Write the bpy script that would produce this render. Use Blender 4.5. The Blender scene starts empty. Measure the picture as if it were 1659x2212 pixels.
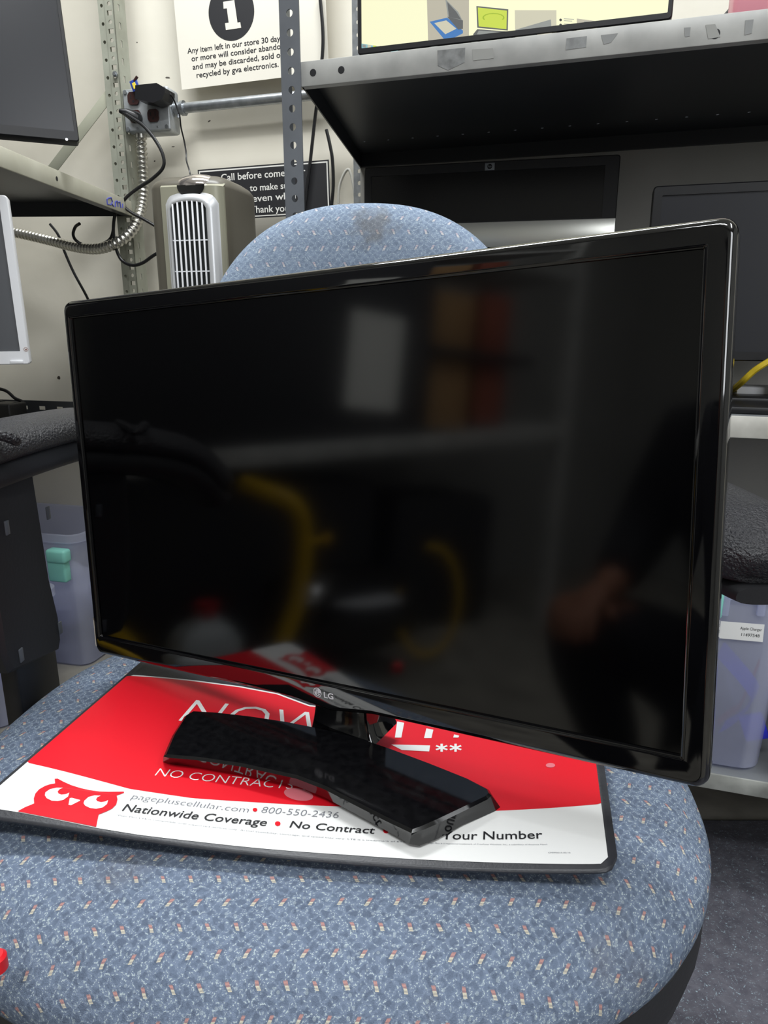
import bpy, bmesh, math, random
import numpy as np
from mathutils import Vector, Matrix, noise as mnoise

random.seed(7)
SC = bpy.context.scene
COL = SC.collection

# ------------------------------------------------------------------ camera, light, exposure
CAMZ = 0.815
PITCH = math.radians(15.0)
FPX, CX, CY = 1541.0, 829.5, 1106.0
cam_d = bpy.data.cameras.new('camera')
cam_d.sensor_fit = 'VERTICAL'
cam_d.sensor_height = 24.0
cam_d.sensor_width = 18.0
cam_d.lens = FPX / 2212.0 * 24.0
cam_d.clip_start = 0.01
cam = bpy.data.objects.new('camera', cam_d)
cam.location = (0, 0, CAMZ)
cam.rotation_euler = (math.radians(90) - PITCH, 0, 0)
COL.objects.link(cam)
SC.camera = cam
SC.view_settings.view_transform = 'Standard'
SC.view_settings.look = 'None'
SC.view_settings.gamma = 1.0
SC.view_settings.exposure = 0.0
SC.view_settings.use_curve_mapping = False

wd = bpy.data.worlds.new('world')
SC.world = wd
wd.use_nodes = True
wd.node_tree.nodes['Background'].inputs[0].default_value = (0.75, 0.82, 1.0, 1)
wd.node_tree.nodes['Background'].inputs[1].default_value = 0.15


def area(name, loc, size, power, color=(1, 1, 1), target=None):
    l = bpy.data.lights.new(name, 'AREA')
    l.shape = 'RECTANGLE'
    l.size, l.size_y = size
    l.energy = power
    l.color = color
    o = bpy.data.objects.new(name, l)
    o.location = loc
    if target is not None:
        d = Vector(target) - Vector(loc)
        o.rotation_euler = d.to_track_quat('-Z', 'Y').to_euler()
    COL.objects.link(o)
    return o


# ceiling fluorescent tube of the shop aisle, then two added fill lights
area('tube_and_fill_light', (-0.30, 1.10, 2.55), (1.2, 0.25), 47, (0.95, 0.98, 1.0))
area('tube_and_fill_light', (-0.25, -0.75, 2.55), (1.2, 0.3), 34, (0.95, 0.98, 1.0))  # fill added behind the camera, also brightens what the screen mirrors
area('tube_and_fill_light', (1.3, -0.4, 2.55), (0.3, 1.2), 18, (0.95, 0.98, 1.0))  # fill added to lift the bins and floor at the right
# low fill added behind the camera to brighten under the right shelves
area('low_fill_light', (1.35, -2.0, 1.60), (1.0, 1.2), 26, (0.93, 0.96, 1.0), (0.35, 1.3, 0.75))


# ------------------------------------------------------------------ geometry helpers
def V(*a):
    return np.array(a, float)


CAMP = V(0, 0, CAMZ)
_c, _s = math.cos(PITCH), math.sin(PITCH)
RC = np.array([[1, 0, 0], [0, -_s, _c], [0, -_c, -_s]])


def ray(px, py):
    return RC @ V((px - CX) / FPX, (py - CY) / FPX, 1.0)


def atz(px, py, z):
    d = ray(px, py)
    return CAMP + d * ((z - CAMZ) / d[2])


def aty(px, py, y):
    d = ray(px, py)
    return CAMP + d * (y / d[1])


def atx(px, py, x):
    d = ray(px, py)
    return CAMP + d * (x / d[0])


def atplane(px, py, p0, n):
    d = ray(px, py)
    return CAMP + d * (((np.asarray(p0) - CAMP) @ n) / (d @ n))


def unit(v):
    v = np.asarray(v, float)
    return v / np.linalg.norm(v)


def smooth_path(pts, n=8, closed=False):
    """Catmull-Rom through the points."""
    P = [np.asarray(p, float) for p in pts]
    out = []
    m = len(P)
    rng = m if closed else m - 1
    for i in range(rng):
        if closed:
            p0, p1, p2, p3 = P[(i - 1) % m], P[i], P[(i + 1) % m], P[(i + 2) % m]
        else:
            p1, p2 = P[i], P[i + 1]
            p0 = P[i - 1] if i > 0 else 2 * p1 - p2
            p3 = P[i + 2] if i + 2 < m else 2 * p2 - p1
        for k in range(n):
            t = k / n
            out.append(0.5 * ((2 * p1) + (-p0 + p2) * t + (2 * p0 - 5 * p1 + 4 * p2 - p3) * t * t
                              + (-p0 + 3 * p1 - 3 * p2 + p3) * t ** 3))
    if not closed:
        out.append(P[-1])
    return out


class MB:
    """Collects shapes into one mesh."""

    def __init__(self):
        self.v, self.f, self.mi, self.uv = [], [], [], {}

    def add(self, verts, faces, mi=0, uvs=None):
        b = len(self.v)
        self.v += [tuple(map(float, p)) for p in verts]
        for f in faces:
            self.f.append(tuple(b + i for i in f))
            self.mi.append(mi)
        if uvs is not None:
            for i, u in enumerate(uvs):
                self.uv[b + i] = u
        return self

    def obox(self, c, ax, ay, az, mi=0):
        """box from centre and three half-axis vectors"""
        c, ax, ay, az = map(np.asarray, (c, ax, ay, az))
        vs = [c + sx * ax + sy * ay + sz * az for sz in (-1, 1) for sy in (-1, 1) for sx in (-1, 1)]
        fs = [(0, 2, 3, 1), (4, 5, 7, 6), (0, 1, 5, 4), (2, 6, 7, 3), (0, 4, 6, 2), (1, 3, 7, 5)]
        return self.add(vs, fs, mi)

    def box(self, x0, x1, y0, y1, z0, z1, mi=0):
        return self.obox(V((x0 + x1) / 2, (y0 + y1) / 2, (z0 + z1) / 2), V((x1 - x0) / 2, 0, 0),
                         V(0, (y1 - y0) / 2, 0), V(0, 0, (z1 - z0) / 2), mi)

    def rbox(self, c, ax, ay, az, r=0.002, seg=2, mi=0):
        """bevelled box, half-axis vectors"""
        c, ax, ay, az = map(np.asarray, (c, ax, ay, az))
        L = [np.linalg.norm(a) for a in (ax, ay, az)]
        U = [a / l for a, l in zip((ax, ay, az), L)]
        bm = bmesh.new()
        bmesh.ops.create_cube(bm, size=2)
        for v in bm.verts:
            v.co = Vector((v.co.x * L[0], v.co.y * L[1], v.co.z * L[2]))
        bmesh.ops.bevel(bm, geom=bm.edges[:], offset=min(r, min(L) * 0.95), segments=seg, affect='EDGES', profile=0.5)
        bm.verts.index_update()
        vs = [c + U[0] * v.co.x + U[1] * v.co.y + U[2] * v.co.z for v in bm.verts]
        fs = [tuple(x.index for x in f.verts) for f in bm.faces]
        bm.free()
        if np.dot(np.cross(U[0], U[1]), U[2]) < 0:
            fs = [f[::-1] for f in fs]
        return self.add(vs, fs, mi)

    def tube(self, path, r, n=8, mi=0, cap=True, up=None):
        P = [np.asarray(p, float) for p in path]
        m = len(P)
        R = r if hasattr(r, '__len__') else [r] * m
        T = [unit(P[min(i + 1, m - 1)] - P[max(i - 1, 0)]) for i in range(m)]
        ref = V(0, 0, 1) if abs(T[0][2]) < 0.9 else V(1, 0, 0)
        N = unit(np.cross(T[0], ref))
        vs, fs = [], []
        for i in range(m):
            N = N - T[i] * (N @ T[i])
            N = unit(N)
            B = np.cross(T[i], N)
            for k in range(n):
                a = 2 * math.pi * k / n
                vs.append(P[i] + R[i] * (math.cos(a) * N + math.sin(a) * B))
        for i in range(m - 1):
            for k in range(n):
                a, b = i * n + k, i * n + (k + 1) % n
                fs.append((a, b, b + n, a + n))
        if cap:
            fs.append(tuple(range(n))[::-1])
            fs.append(tuple((m - 1) * n + k for k in range(n)))
        return self.add(vs, fs, mi)

    def loops(self, loops, mi=0, cap0=True, cap1=True, closed=True, uvs=None):
        """skin a list of same-length loops"""
        n = len(loops[0])
        vs = [p for l in loops for p in l]
        fs = []
        for i in range(len(loops) - 1):
            for k in range(n if closed else n - 1):
                a, b = i * n + k, i * n + (k + 1) % n
                fs.append((a, b, b + n, a + n))
        if cap0:
            fs.append(tuple(range(n))[::-1])
        if cap1:
            fs.append(tuple((len(loops) - 1) * n + k for k in range(n)))
        return self.add(vs, fs, mi, uvs)

    def prism(self, poly, d, mi=0):
        """extrude a 3-D polygon along vector d"""
        P = [np.asarray(p, float) for p in poly]
        return self.loops([P, [p + np.asarray(d) for p in P]], mi)

    def cyl(self, c, axis, r, n=20, mi=0, r2=None):
        """cylinder from c along axis vector"""
        c = np.asarray(c, float)
        return self.tube([c, c + np.asarray(axis)], [r, r if r2 is None else r2], n, mi)

    def build(self, name, mats, parent=None, smooth=35, sharp_none=False):
        vs = np.array(self.v)
        if parent is not None:
            org = np.array(ORG[parent.name])
        else:
            lo, hi = vs.min(0), vs.max(0)
            org = V((lo[0] + hi[0]) / 2, (lo[1] + hi[1]) / 2, lo[2])
        me = bpy.data.meshes.new(name)
        me.from_pydata([tuple(p) for p in vs - org], [], self.f)
        if not isinstance(mats, (list, tuple)):
            mats = [mats]
        for m in mats:
            me.materials.append(m)
        me.polygons.foreach_set('material_index', self.mi)
        if self.uv:
            ul = me.uv_layers.new(name='UVMap')
            for lp in me.loops:
                ul.data[lp.index].uv = self.uv.get(lp.vertex_index, (0, 0))
        bm = bmesh.new()
        bm.from_mesh(me)
        bmesh.ops.recalc_face_normals(bm, faces=bm.faces[:])
        bm.to_mesh(me)
        bm.free()
        if smooth:
            me.polygons.foreach_set('use_smooth', [True] * len(me.polygons))
            me.set_sharp_from_angle(angle=math.radians(smooth))
        me.update()
        o = bpy.data.objects.new(name, me)
        COL.objects.link(o)
        if parent is None:
            o.location = tuple(org)
        else:
            o.parent = parent
        ORG[o.name] = tuple(org)
        return o


ORG = {}


def tag(o, label, cat, group=None, kind=None):
    o['label'] = label
    o['category'] = cat
    if group:
        o['group'] = group
    if kind:
        o['kind'] = kind
    return o


def struct(o):
    o['kind'] = 'structure'
    return o


def thing(name, loc, label, cat, group=None):
    o = bpy.data.objects.new(name, None)
    o.empty_display_size = 0.05
    COL.objects.link(o)
    o.location = tuple(map(float, loc))
    ORG[o.name] = tuple(map(float, loc))
    return tag(o, label, cat, group)


def plate_holes(mb, o, es, et, cells, th, mi=0, n=12):
    """perforated plate. cells: (s0,s1,t0,t1,hole) hole None or ('c',s,t,r) or ('r',s,t,hs,ht). th: thickness vector."""
    o, es, et, th = map(np.asarray, (o, es, et, th))
    for s0, s1, t0, t1, h in cells:
        if h is None:
            q = [(s0, t0), (s1, t0), (s1, t1), (s0, t1)]
            A = [o + es * s + et * t for s, t in q]
            mb.loops([A, [p + th for p in A]], mi)
            continue
        inner, outer = [], []
        for k in range(n):
            a = 2 * math.pi * (k + 0.5) / n
            ca, sa = math.cos(a), math.sin(a)
            if h[0] == 'c':
                hs, ht = h[1] + h[3] * ca, h[2] + h[3] * sa
            else:
                m = max(abs(ca), abs(sa))
                hs, ht = h[1] + h[3] * ca / m, h[2] + h[4] * sa / m
            # outward projection on the cell border
            ds, dt = ca, sa
            ks = []
            if ds > 1e-9: ks.append((s1 - h[1]) / ds)
            if ds < -1e-9: ks.append((s0 - h[1]) / ds)
            if dt > 1e-9: ks.append((t1 - h[2]) / dt)
            if dt < -1e-9: ks.append((t0 - h[2]) / dt)
            kk = min(ks)
            inner.append((hs, ht))
            outer.append([h[1] + ds * kk, h[2] + dt * kk])
        # snap the nearest border samples to the corners
        for cs, ct in ((s0, t0), (s1, t0), (s1, t1), (s0, t1)):
            j = min(range(n), key=lambda q: (outer[q][0] - cs) ** 2 + (outer[q][1] - ct) ** 2)
            outer[j] = [cs, ct]
        A = [o + es * s + et * t for s, t in outer]
        B = [o + es * s + et * t for s, t in inner]
        A2, B2 = [p + th for p in A], [p + th for p in B]
        vs = A + B + A2 + B2
        fs = []
        for k in range(n):
            l = (k + 1) % n
            fs.append((k, l, n + l, n + k))
            fs.append((2 * n + k, 3 * n + k, 3 * n + l, 2 * n + l))
            fs.append((n + k, n + l, 3 * n + l, 3 * n + k))
            fs.append((k, 2 * n + k, 2 * n + l, l))
        mb.add(vs, fs, mi)


_TXT = {}


def text2d(s, bold=0.0, shear=0.0):
    """flat triangulated lettering, unit cap height, origin at the left end of the baseline: (verts Nx2, faces, width)"""
    key = (s, bold, shear)
    if key in _TXT:
        return _TXT[key]
    cu = bpy.data.curves.new('lettering', 'FONT')
    cu.body = s
    cu.size = 1.0
    cu.resolution_u = 3
    cu.offset = bold
    cu.shear = shear
    cu.fill_mode = 'FRONT'
    o = bpy.data.objects.new('lettering', cu)
    COL.objects.link(o)
    dg = bpy.context.evaluated_depsgraph_get()
    me = o.evaluated_get(dg).to_mesh()
    vs = np.array([v.co[:2] for v in me.vertices]) if len(me.vertices) else np.zeros((0, 2))
    fs = [tuple(p.vertices) for p in me.polygons]
    o.evaluated_get(dg).to_mesh_clear()
    bpy.data.objects.remove(o)
    bpy.data.curves.remove(cu)
    cap = 0.729
    vs = vs / cap
    if len(vs):
        vs[:, 0] -= vs[:, 0].min()
    w = vs[:, 0].max() if len(vs) else 0
    _TXT[key] = (vs, fs, w)
    return _TXT[key]


def put_text(mb, s, o, ex, ey, cap, mi=0, width=None, bold=0.0, shear=0.0):
    """lettering on a plane: o left baseline point, ex, ey unit vectors"""
    vs, fs, w = text2d(s, bold, shear)
    kx = cap if width is None else width / w
    mb.add([np.asarray(o) + np.asarray(ex) * (x * kx) + np.asarray(ey) * (y * cap) for x, y in vs], fs, mi)


def disc(mb, c, ex, ey, r, n=32, mi=0, r2=None):
    c = np.asarray(c)
    r2 = r if r2 is None else r2
    mb.add([c + np.asarray(ex) * r * math.cos(2 * math.pi * k / n) + np.asarray(ey) * r2 * math.sin(2 * math.pi * k / n)
            for k in range(n)], [tuple(range(n))], mi)


# ------------------------------------------------------------------ materials
def lin(c):
    return tuple(((x / 255) / 12.92 if x / 255 <= 0.04045 else ((x / 255 + 0.055) / 1.055) ** 2.4) for x in c)


def mat(name, rgb, rough=0.5, metal=0.0, noise=None, bump=None, spec=0.5, trans=0.0, emit=None, alpha=1.0, coat=0.0):
    """principled material. noise=(scale, rgb2, amount) mottles the colour; bump=(scale, strength, distance)"""
    m = bpy.data.materials.new(name)
    m.use_nodes = True
    nt = m.node_tree
    b = nt.nodes['Principled BSDF']
    b.inputs['Base Color'].default_value = (*lin(rgb), 1)
    b.inputs['Roughness'].default_value = rough
    b.inputs['Metallic'].default_value = metal
    b.inputs['Specular IOR Level'].default_value = spec
    b.inputs['Transmission Weight'].default_value = trans
    b.inputs['Coat Weight'].default_value = coat
    b.inputs['Alpha'].default_value = alpha
    if emit:
        b.inputs['Emission Color'].default_value = (*lin(emit[0]), 1)
        b.inputs['Emission Strength'].default_value = emit[1]
    tc = None
    if noise or bump:
        tc = nt.nodes.new('ShaderNodeTexCoord')
    if noise:
        nz = nt.nodes.new('ShaderNodeTexNoise')
        nz.inputs['Scale'].default_value = noise[0]
        nz.inputs['Detail'].default_value = 6
        nt.links.new(tc.outputs['Object'], nz.inputs['Vector'])
        rp = nt.nodes.new('ShaderNodeValToRGB')
        rp.color_ramp.elements[0].position = 0.35
        rp.color_ramp.elements[1].position = 0.75
        rp.color_ramp.elements[0].color = (*lin(rgb), 1)
        a = np.array(lin(rgb)) * (1 - noise[2]) + np.array(lin(noise[1])) * noise[2]
        rp.color_ramp.elements[1].color = (*a, 1)
        nt.links.new(nz.outputs['Fac'], rp.inputs['Fac'])
        nt.links.new(rp.outputs['Color'], b.inputs['Base Color'])
    if bump:
        nz = nt.nodes.new('ShaderNodeTexNoise')
        nz.inputs['Scale'].default_value = bump[0]
        nz.inputs['Detail'].default_value = 4
        nt.links.new(tc.outputs['Object'], nz.inputs['Vector'])
        bp = nt.nodes.new('ShaderNodeBump')
        bp.inputs['Strength'].default_value = bump[1]
        bp.inputs['Distance'].default_value = bump[2]
        nt.links.new(nz.outputs['Fac'], bp.inputs['Height'])
        nt.links.new(bp.outputs['Normal'], b.inputs['Normal'])
    return m


def fabric_material(name='woven_blue_fabric', stain=None, FAB=None, dashc=((196, 188, 168), (178, 132, 124)), dashk=0.85):
    m = bpy.data.materials.new(name)
    m.use_nodes = True
    nt = m.node_tree
    L = nt.links
    b = nt.nodes['Principled BSDF']
    b.inputs['Roughness'].default_value = 0.95
    b.inputs['Specular IOR Level'].default_value = 0.15

    def M(op, a, c=None, d=None):
        n = nt.nodes.new('ShaderNodeMath')
        n.operation = op
        for i, x in enumerate((a, c, d)):
            if x is None:
                continue
            if isinstance(x, (int, float)):
                n.inputs[i].default_value = x
            else:
                L.new(x, n.inputs[i])
        return n.outputs[0]

    def mix(fac, a, c):
        n = nt.nodes.new('ShaderNodeMix')
        n.data_type = 'RGBA'
        if isinstance(fac, (int, float)):
            n.inputs[0].default_value = fac
        else:
            L.new(fac, n.inputs[0])
        for s, x in ((6, a), (7, c)):
            if isinstance(x, tuple):
                n.inputs[s].default_value = (*lin(x), 1)
            else:
                L.new(x, n.inputs[s])
        return n.outputs[2]

    uv = nt.nodes.new('ShaderNodeUVMap')
    uv.uv_map = 'UVMap'
    sp = nt.nodes.new('ShaderNodeSeparateXYZ')
    L.new(uv.outputs[0], sp.inputs[0])
    # warp slightly so that the weave is not ruler straight
    wz = nt.nodes.new('ShaderNodeTexNoise')
    wz.inputs['Scale'].default_value = 60
    L.new(uv.outputs[0], wz.inputs['Vector'])
    wr = M('MULTIPLY', M('SUBTRACT', wz.outputs['Fac'], 0.5), 0.15)
    P = 0.0185
    u = M('ADD', M('DIVIDE', sp.outputs[0], P), wr)
    v = M('ADD', M('DIVIDE', sp.outputs[1], P), wr)
    row = M('FLOOR', v)
    par = M('FLOORED_MODULO', row, 2.0)
    uu = M('ADD', u, M('MULTIPLY', par, 0.5))
    cu = M('SUBTRACT', M('FRACT', uu), 0.5)
    cv = M('SUBTRACT', M('FRACT', v), 0.5)
    sgn = M('SUBTRACT', M('MULTIPLY', par, 2.0), 1.0)
    ru = M('ADD', cu, M('MULTIPLY', M('MULTIPLY', cv, sgn), 0.45))
    a1 = M('ABSOLUTE', ru)
    b1 = M('ABSOLUTE', cv)
    dash = M('MULTIPLY', M('LESS_THAN', a1, 0.068), M('LESS_THAN', b1, 0.15))
    halo = M('MULTIPLY', M('LESS_THAN', a1, 0.15), M('LESS_THAN', b1, 0.23))
    stripe = M('GREATER_THAN', M('SINE', M('MULTIPLY', cv, 55.0)), 0.1)
    half = M('GREATER_THAN', cv, 0.0)
    wn = nt.nodes.new('ShaderNodeTexNoise')
    wn.inputs['Scale'].default_value = 210
    L.new(uv.outputs[0], wn.inputs['Vector'])
    ws = nt.nodes.new('ShaderNodeSeparateColor')
    L.new(wn.outputs['Color'], ws.inputs[0])
    u2 = M('ADD', uu, M('MULTIPLY', M('SUBTRACT', ws.outputs[0], 0.5), 0.55))
    v2w = M('ADD', v, M('MULTIPLY', M('SUBTRACT', ws.outputs[1], 0.5), 0.55))
    # light net of short stitches: diamonds between the dashes
    du = M('ABSOLUTE', M('SUBTRACT', M('FRACT', M('ADD', M('MULTIPLY', u2, 2.0), M('MULTIPLY', v2w, 2.0))), 0.5))
    dv = M('ABSOLUTE', M('SUBTRACT', M('FRACT', M('SUBTRACT', M('MULTIPLY', u2, 2.0), M('MULTIPLY', v2w, 2.0))), 0.5))
    line = M('MINIMUM', du, dv)
    fz = nt.nodes.new('ShaderNodeTexNoise')
    fz.inputs['Scale'].default_value = 760
    fz.inputs['Detail'].default_value = 2
    L.new(uv.outputs[0], fz.inputs['Vector'])
    net = M('MULTIPLY', M('LESS_THAN', line, 0.12), M('GREATER_THAN', fz.outputs['Fac'], 0.57))
    vor = nt.nodes.new('ShaderNodeTexVoronoi')
    vor.inputs['Scale'].default_value = 330
    L.new(uv.outputs[0], vor.inputs['Vector'])
    vsp = nt.nodes.new('ShaderNodeSeparateColor')
    L.new(vor.outputs['Color'], vsp.inputs[0])
    fleck = M('MULTIPLY', M('GREATER_THAN', vsp.outputs[0], 0.9), M('LESS_THAN', vor.outputs['Distance'], 0.42))
    vor2 = nt.nodes.new('ShaderNodeTexVoronoi')
    vor2.inputs['Scale'].default_value = 150
    L.new(uv.outputs[0], vor2.inputs['Vector'])
    v2 = nt.nodes.new('ShaderNodeSeparateColor')
    L.new(vor2.outputs['Color'], v2.inputs[0])
    big = nt.nodes.new('ShaderNodeTexNoise')
    big.inputs['Scale'].default_value = 9
    big.inputs['Detail'].default_value = 4
    L.new(uv.outputs[0], big.inputs['Vector'])
    base = mix(v2.outputs[0], FAB[0], FAB[1])
    wv = nt.nodes.new('ShaderNodeTexNoise')
    wv.inputs['Scale'].default_value = 1500
    L.new(uv.outputs[0], wv.inputs['Vector'])
    base = mix(M('MULTIPLY', wv.outputs['Fac'], 0.42), base, FAB[2])
    zone = nt.nodes.new('ShaderNodeMapRange')
    zone.inputs[1].default_value = 0.27
    zone.inputs[2].default_value = 0.12
    zone.inputs[4].default_value = 0.38
    L.new(line, zone.inputs[0])
    base = mix(zone.outputs[0], base, FAB[2])
    base = mix(M('MULTIPLY', net, 0.7), base, FAB[3])
    base = mix(M('MULTIPLY', fleck, 0.28), base, FAB[3])
    base = mix(M('MULTIPLY', halo, 0.3), base, FAB[0])
    dc = mix(half, dashc[0], dashc[1])
    dc = mix(M('MULTIPLY', stripe, 0.35), dc, FAB[0])
    base = mix(M('MULTIPLY', dash, dashk), base, dc)
    # grimy stains
    st = nt.nodes.new('ShaderNodeMapRange')
    st.inputs[1].default_value = 0.60
    st.inputs[2].default_value = 0.80
    st.inputs[4].default_value = 0.55
    L.new(big.outputs['Fac'], st.inputs[0])
    base = mix(st.outputs[0], base, (96, 88, 84))
    if stain:
        vd = nt.nodes.new('ShaderNodeVectorMath')
        vd.operation = 'DISTANCE'
        L.new(uv.outputs[0], vd.inputs[0])
        vd.inputs[1].default_value = (stain[0], stain[1], 0)
        dist = M('ADD', vd.outputs['Value'], M('MULTIPLY', M('SUBTRACT', wz.outputs['Fac'], 0.5), stain[2] * 1.6))
        sr = nt.nodes.new('ShaderNodeMapRange')
        sr.inputs[1].default_value = stain[2]
        sr.inputs[2].default_value = stain[2] * 0.3
        sr.inputs[4].default_value = 0.5
        L.new(dist, sr.inputs[0])
        base = mix(sr.outputs[0], base, (98, 90, 78))
    L.new(base, b.inputs['Base Color'])
    bp = nt.nodes.new('ShaderNodeBump')
    bp.inputs['Strength'].default_value = 0.5
    bp.inputs['Distance'].default_value = 0.0006
    L.new(M('ADD', wv.outputs['Fac'], M('MULTIPLY', fz.outputs['Fac'], 1.0)), bp.inputs['Height'])
    L.new(bp.outputs['Normal'], b.inputs['Normal'])
    return m


FAB = [(72, 82, 99), (92, 104, 123), (126, 139, 160), (178, 190, 192)]
FAB_LIT = [(100, 113, 132), (118, 132, 152), (142, 157, 176), (174, 188, 196)]  # paler weave tones: light falling on the backrest put into the colour
M_FAB = fabric_material(FAB=FAB)
M_FABB = fabric_material('lit_blue_fabric', (0.012, 0.222, 0.032), FAB_LIT, ((214, 208, 204), (196, 180, 186)), 0.7)
M_WALL = mat('painted_cream_wall', (222, 217, 203), 0.6, noise=(3.0, (196, 188, 168), 0.5), bump=(25, 0.15, 0.004))
M_WALL2 = mat('painted_grey_wall', (150, 150, 146), 0.7, noise=(2.0, (128, 126, 122), 0.5))
M_CEIL = mat('white_ceiling', (225, 225, 220), 0.8)
M_FLOOR = mat('grey_concrete_floor', (150, 146, 136), 0.7, noise=(9.0, (84, 80, 74), 0.8), bump=(30, 0.3, 0.004))
M_GSTEEL = mat('grey_painted_steel', (132, 135, 138), 0.42, noise=(14, (108, 110, 112), 0.6))
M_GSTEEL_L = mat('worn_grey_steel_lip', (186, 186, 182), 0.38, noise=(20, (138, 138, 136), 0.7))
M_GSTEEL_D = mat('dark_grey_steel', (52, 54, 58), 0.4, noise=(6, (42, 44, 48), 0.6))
M_BACKP = mat('grey_back_panel', (158, 156, 150), 0.6, noise=(4, (136, 134, 128), 0.6))
M_OLIVE = mat('olive_grey_steel', (168, 168, 150), 0.5, noise=(12, (140, 140, 122), 0.5))
M_GALV = mat('galvanised_steel', (186, 190, 194), 0.32, metal=0.85, noise=(60, (120, 124, 128), 0.6))
M_ALU = mat('bright_armored_conduit', (200, 198, 190), 0.28, metal=0.9)
M_BLACKG = mat('glossy_black_plastic', (6, 6, 8), 0.05, spec=0.5)
M_BLACKG.node_tree.nodes['Principled BSDF'].inputs['IOR'].default_value = 1.8
M_BASEG = mat('glossy_black_stand_plastic', (10, 10, 12), 0.09, noise=(160, (26, 26, 28), 0.5))
M_BASEG.node_tree.nodes['Principled BSDF'].inputs['IOR'].default_value = 1.52
M_SCREEN = mat('black_display_panel', (2, 2, 3), 0.085, spec=0.5)
M_SCREEN.node_tree.nodes['Principled BSDF'].inputs['IOR'].default_value = 1.62
M_BLACK = mat('black_plastic', (22, 22, 25), 0.42)
M_BLACKM = mat('matte_black_plastic', (28, 28, 31), 0.6, bump=(240, 0.2, 0.001))
M_LEATHER = mat('pebbled_black_vinyl', (38, 38, 42), 0.34, bump=(440, 1.0, 0.0034))
M_CABLE = mat('black_cable', (20, 20, 22), 0.4)
M_WHITE = mat('white_paper', (232, 232, 226), 0.7)
M_WPLAST = mat('white_plastic', (232, 233, 236), 0.35)
M_SILVER = mat('silver_plastic', (205, 206, 208), 0.3, metal=0.35)
M_INK = mat('black_ink', (24, 24, 28), 0.6)
M_BROWN = mat('brown_receptacle_plastic', (58, 34, 32), 0.4)
M_RED = mat('red_print', (226, 24, 40), 0.34)
M_PWHITE = mat('white_print', (238, 238, 236), 0.34)
M_PINK = mat('faded_pink_print', (226, 120, 130), 0.4)
M_GREYINK = mat('grey_ink', (120, 122, 130), 0.45)
M_RUBBER = mat('black_rubber_mat', (40, 41, 46), 0.42, noise=(40, (64, 65, 70), 0.5), bump=(500, 0.15, 0.001))
M_PANELG = mat('grey_display_panel', (30, 31, 36), 0.28)
M_DISP = mat('dark_display_panel', (13, 13, 16), 0.22)

# ------------------------------------------------------------------ the room
YAW = math.radians(14.0)
WU = V(math.cos(YAW), -math.sin(YAW), 0)      # along the back wall, to the right
WN = V(-math.sin(YAW), -math.cos(YAW), 0)     # out of the back wall, into the room
WP = V(-0.05, 1.66, 0)                         # a point of the back wall
UP = V(0, 0, 1)


def wall(px, py, off=0.0):
    return atplane(px, py, WP + WN * off, WN)


b = MB()
b.obox(V(0, -0.4, -0.05), V(3.2, 0, 0), V(0, 3.2, 0), V(0, 0, 0.05))
struct(b.build('floor', M_FLOOR, smooth=0))
b = MB()
b.obox(V(0, -0.4, 2.75), V(3.2, 0, 0), V(0, 3.2, 0), V(0, 0, 0.05))
struct(b.build('ceiling', M_CEIL, smooth=0))
b = MB()
b.obox(WP - WN * 0.05 + V(0.2, 0, 1.35), WU * 2.6, WN * 0.05, UP * 1.35)
wall_back = struct(b.build('wall_back', M_WALL, smooth=0))
b = MB()
b.box(-2.3, -2.2, -2.4, 2.3, 0, 2.7)
struct(b.build('wall_left', M_WALL2, smooth=0))
b = MB()
b.box(2.3, 2.4, -2.4, 1.4, 0, 2.7)
struct(b.build('wall_right', M_WALL2, smooth=0))
b = MB()
b.box(-2.3, 2.4, -2.5, -2.4, 0, 2.7)
struct(b.build('wall_rear', M_WALL2, smooth=0))

# chipped paint and scuffs on the back wall
M_CHIP = mat('chipped_paint', (70, 64, 56), 0.8)
for px, py, w_, h_, r_ in ((362, 168, 0.008, 0.0026, -0.1), (296, 92, 0.002, 0.002, 0), (334, 348, 0.003, 0.002, 0.2), (374, 317, 0.005, 0.001, 0), (127, 816, 0.006, 0.005, 0.3), (452, 262, 0.005, 0.002, 0.4)):
    b = MB()
    c = wall(px, py, 0.0006)
    P = []
    for k in range(14):
        a = 2 * math.pi * k / 14
        q = 0.6 + 0.4 * random.random()
        x, y = w_ * q * math.cos(a), h_ * q * math.sin(a)
        P.append(c + WU * (x * math.cos(r_) - y * math.sin(r_)) + UP * (x * math.sin(r_) + y * math.cos(r_)))
    b.add(P, [tuple(range(14))])
    b.build('paint_chip', M_CHIP, wall_back, smooth=0)

# black scuffed rubber runner on the floor right of the chair
M_MATFLOOR = mat('scuffed_black_floor_mat', (84, 83, 92), 0.42, noise=(70, (112, 112, 120), 0.7), bump=(160, 0.4, 0.002))
nt = M_MATFLOOR.node_tree
bs = nt.nodes['Principled BSDF']
old = bs.inputs['Base Color'].links[0].from_socket
nz = nt.nodes.new('ShaderNodeTexNoise')
nz.inputs['Scale'].default_value = 260
nz.inputs['Detail'].default_value = 5
nz.inputs['Distortion'].default_value = 1.5
tc = [n for n in nt.nodes if n.type == 'TEX_COORD'][0]
nt.links.new(tc.outputs['Object'], nz.inputs['Vector'])
mr = nt.nodes.new('ShaderNodeMapRange')
mr.inputs[1].default_value = 0.60
mr.inputs[2].default_value = 0.70
nt.links.new(nz.outputs['Fac'], mr.inputs[0])
mx = nt.nodes.new('ShaderNodeMix')
mx.data_type = 'RGBA'
nt.links.new(mr.outputs[0], mx.inputs[0])
nt.links.new(old, mx.inputs[6])
mx.inputs[7].default_value = (*lin((150, 168, 178)), 1)
nt.links.new(mx.outputs[2], bs.inputs['Base Color'])
b = MB()
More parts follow.
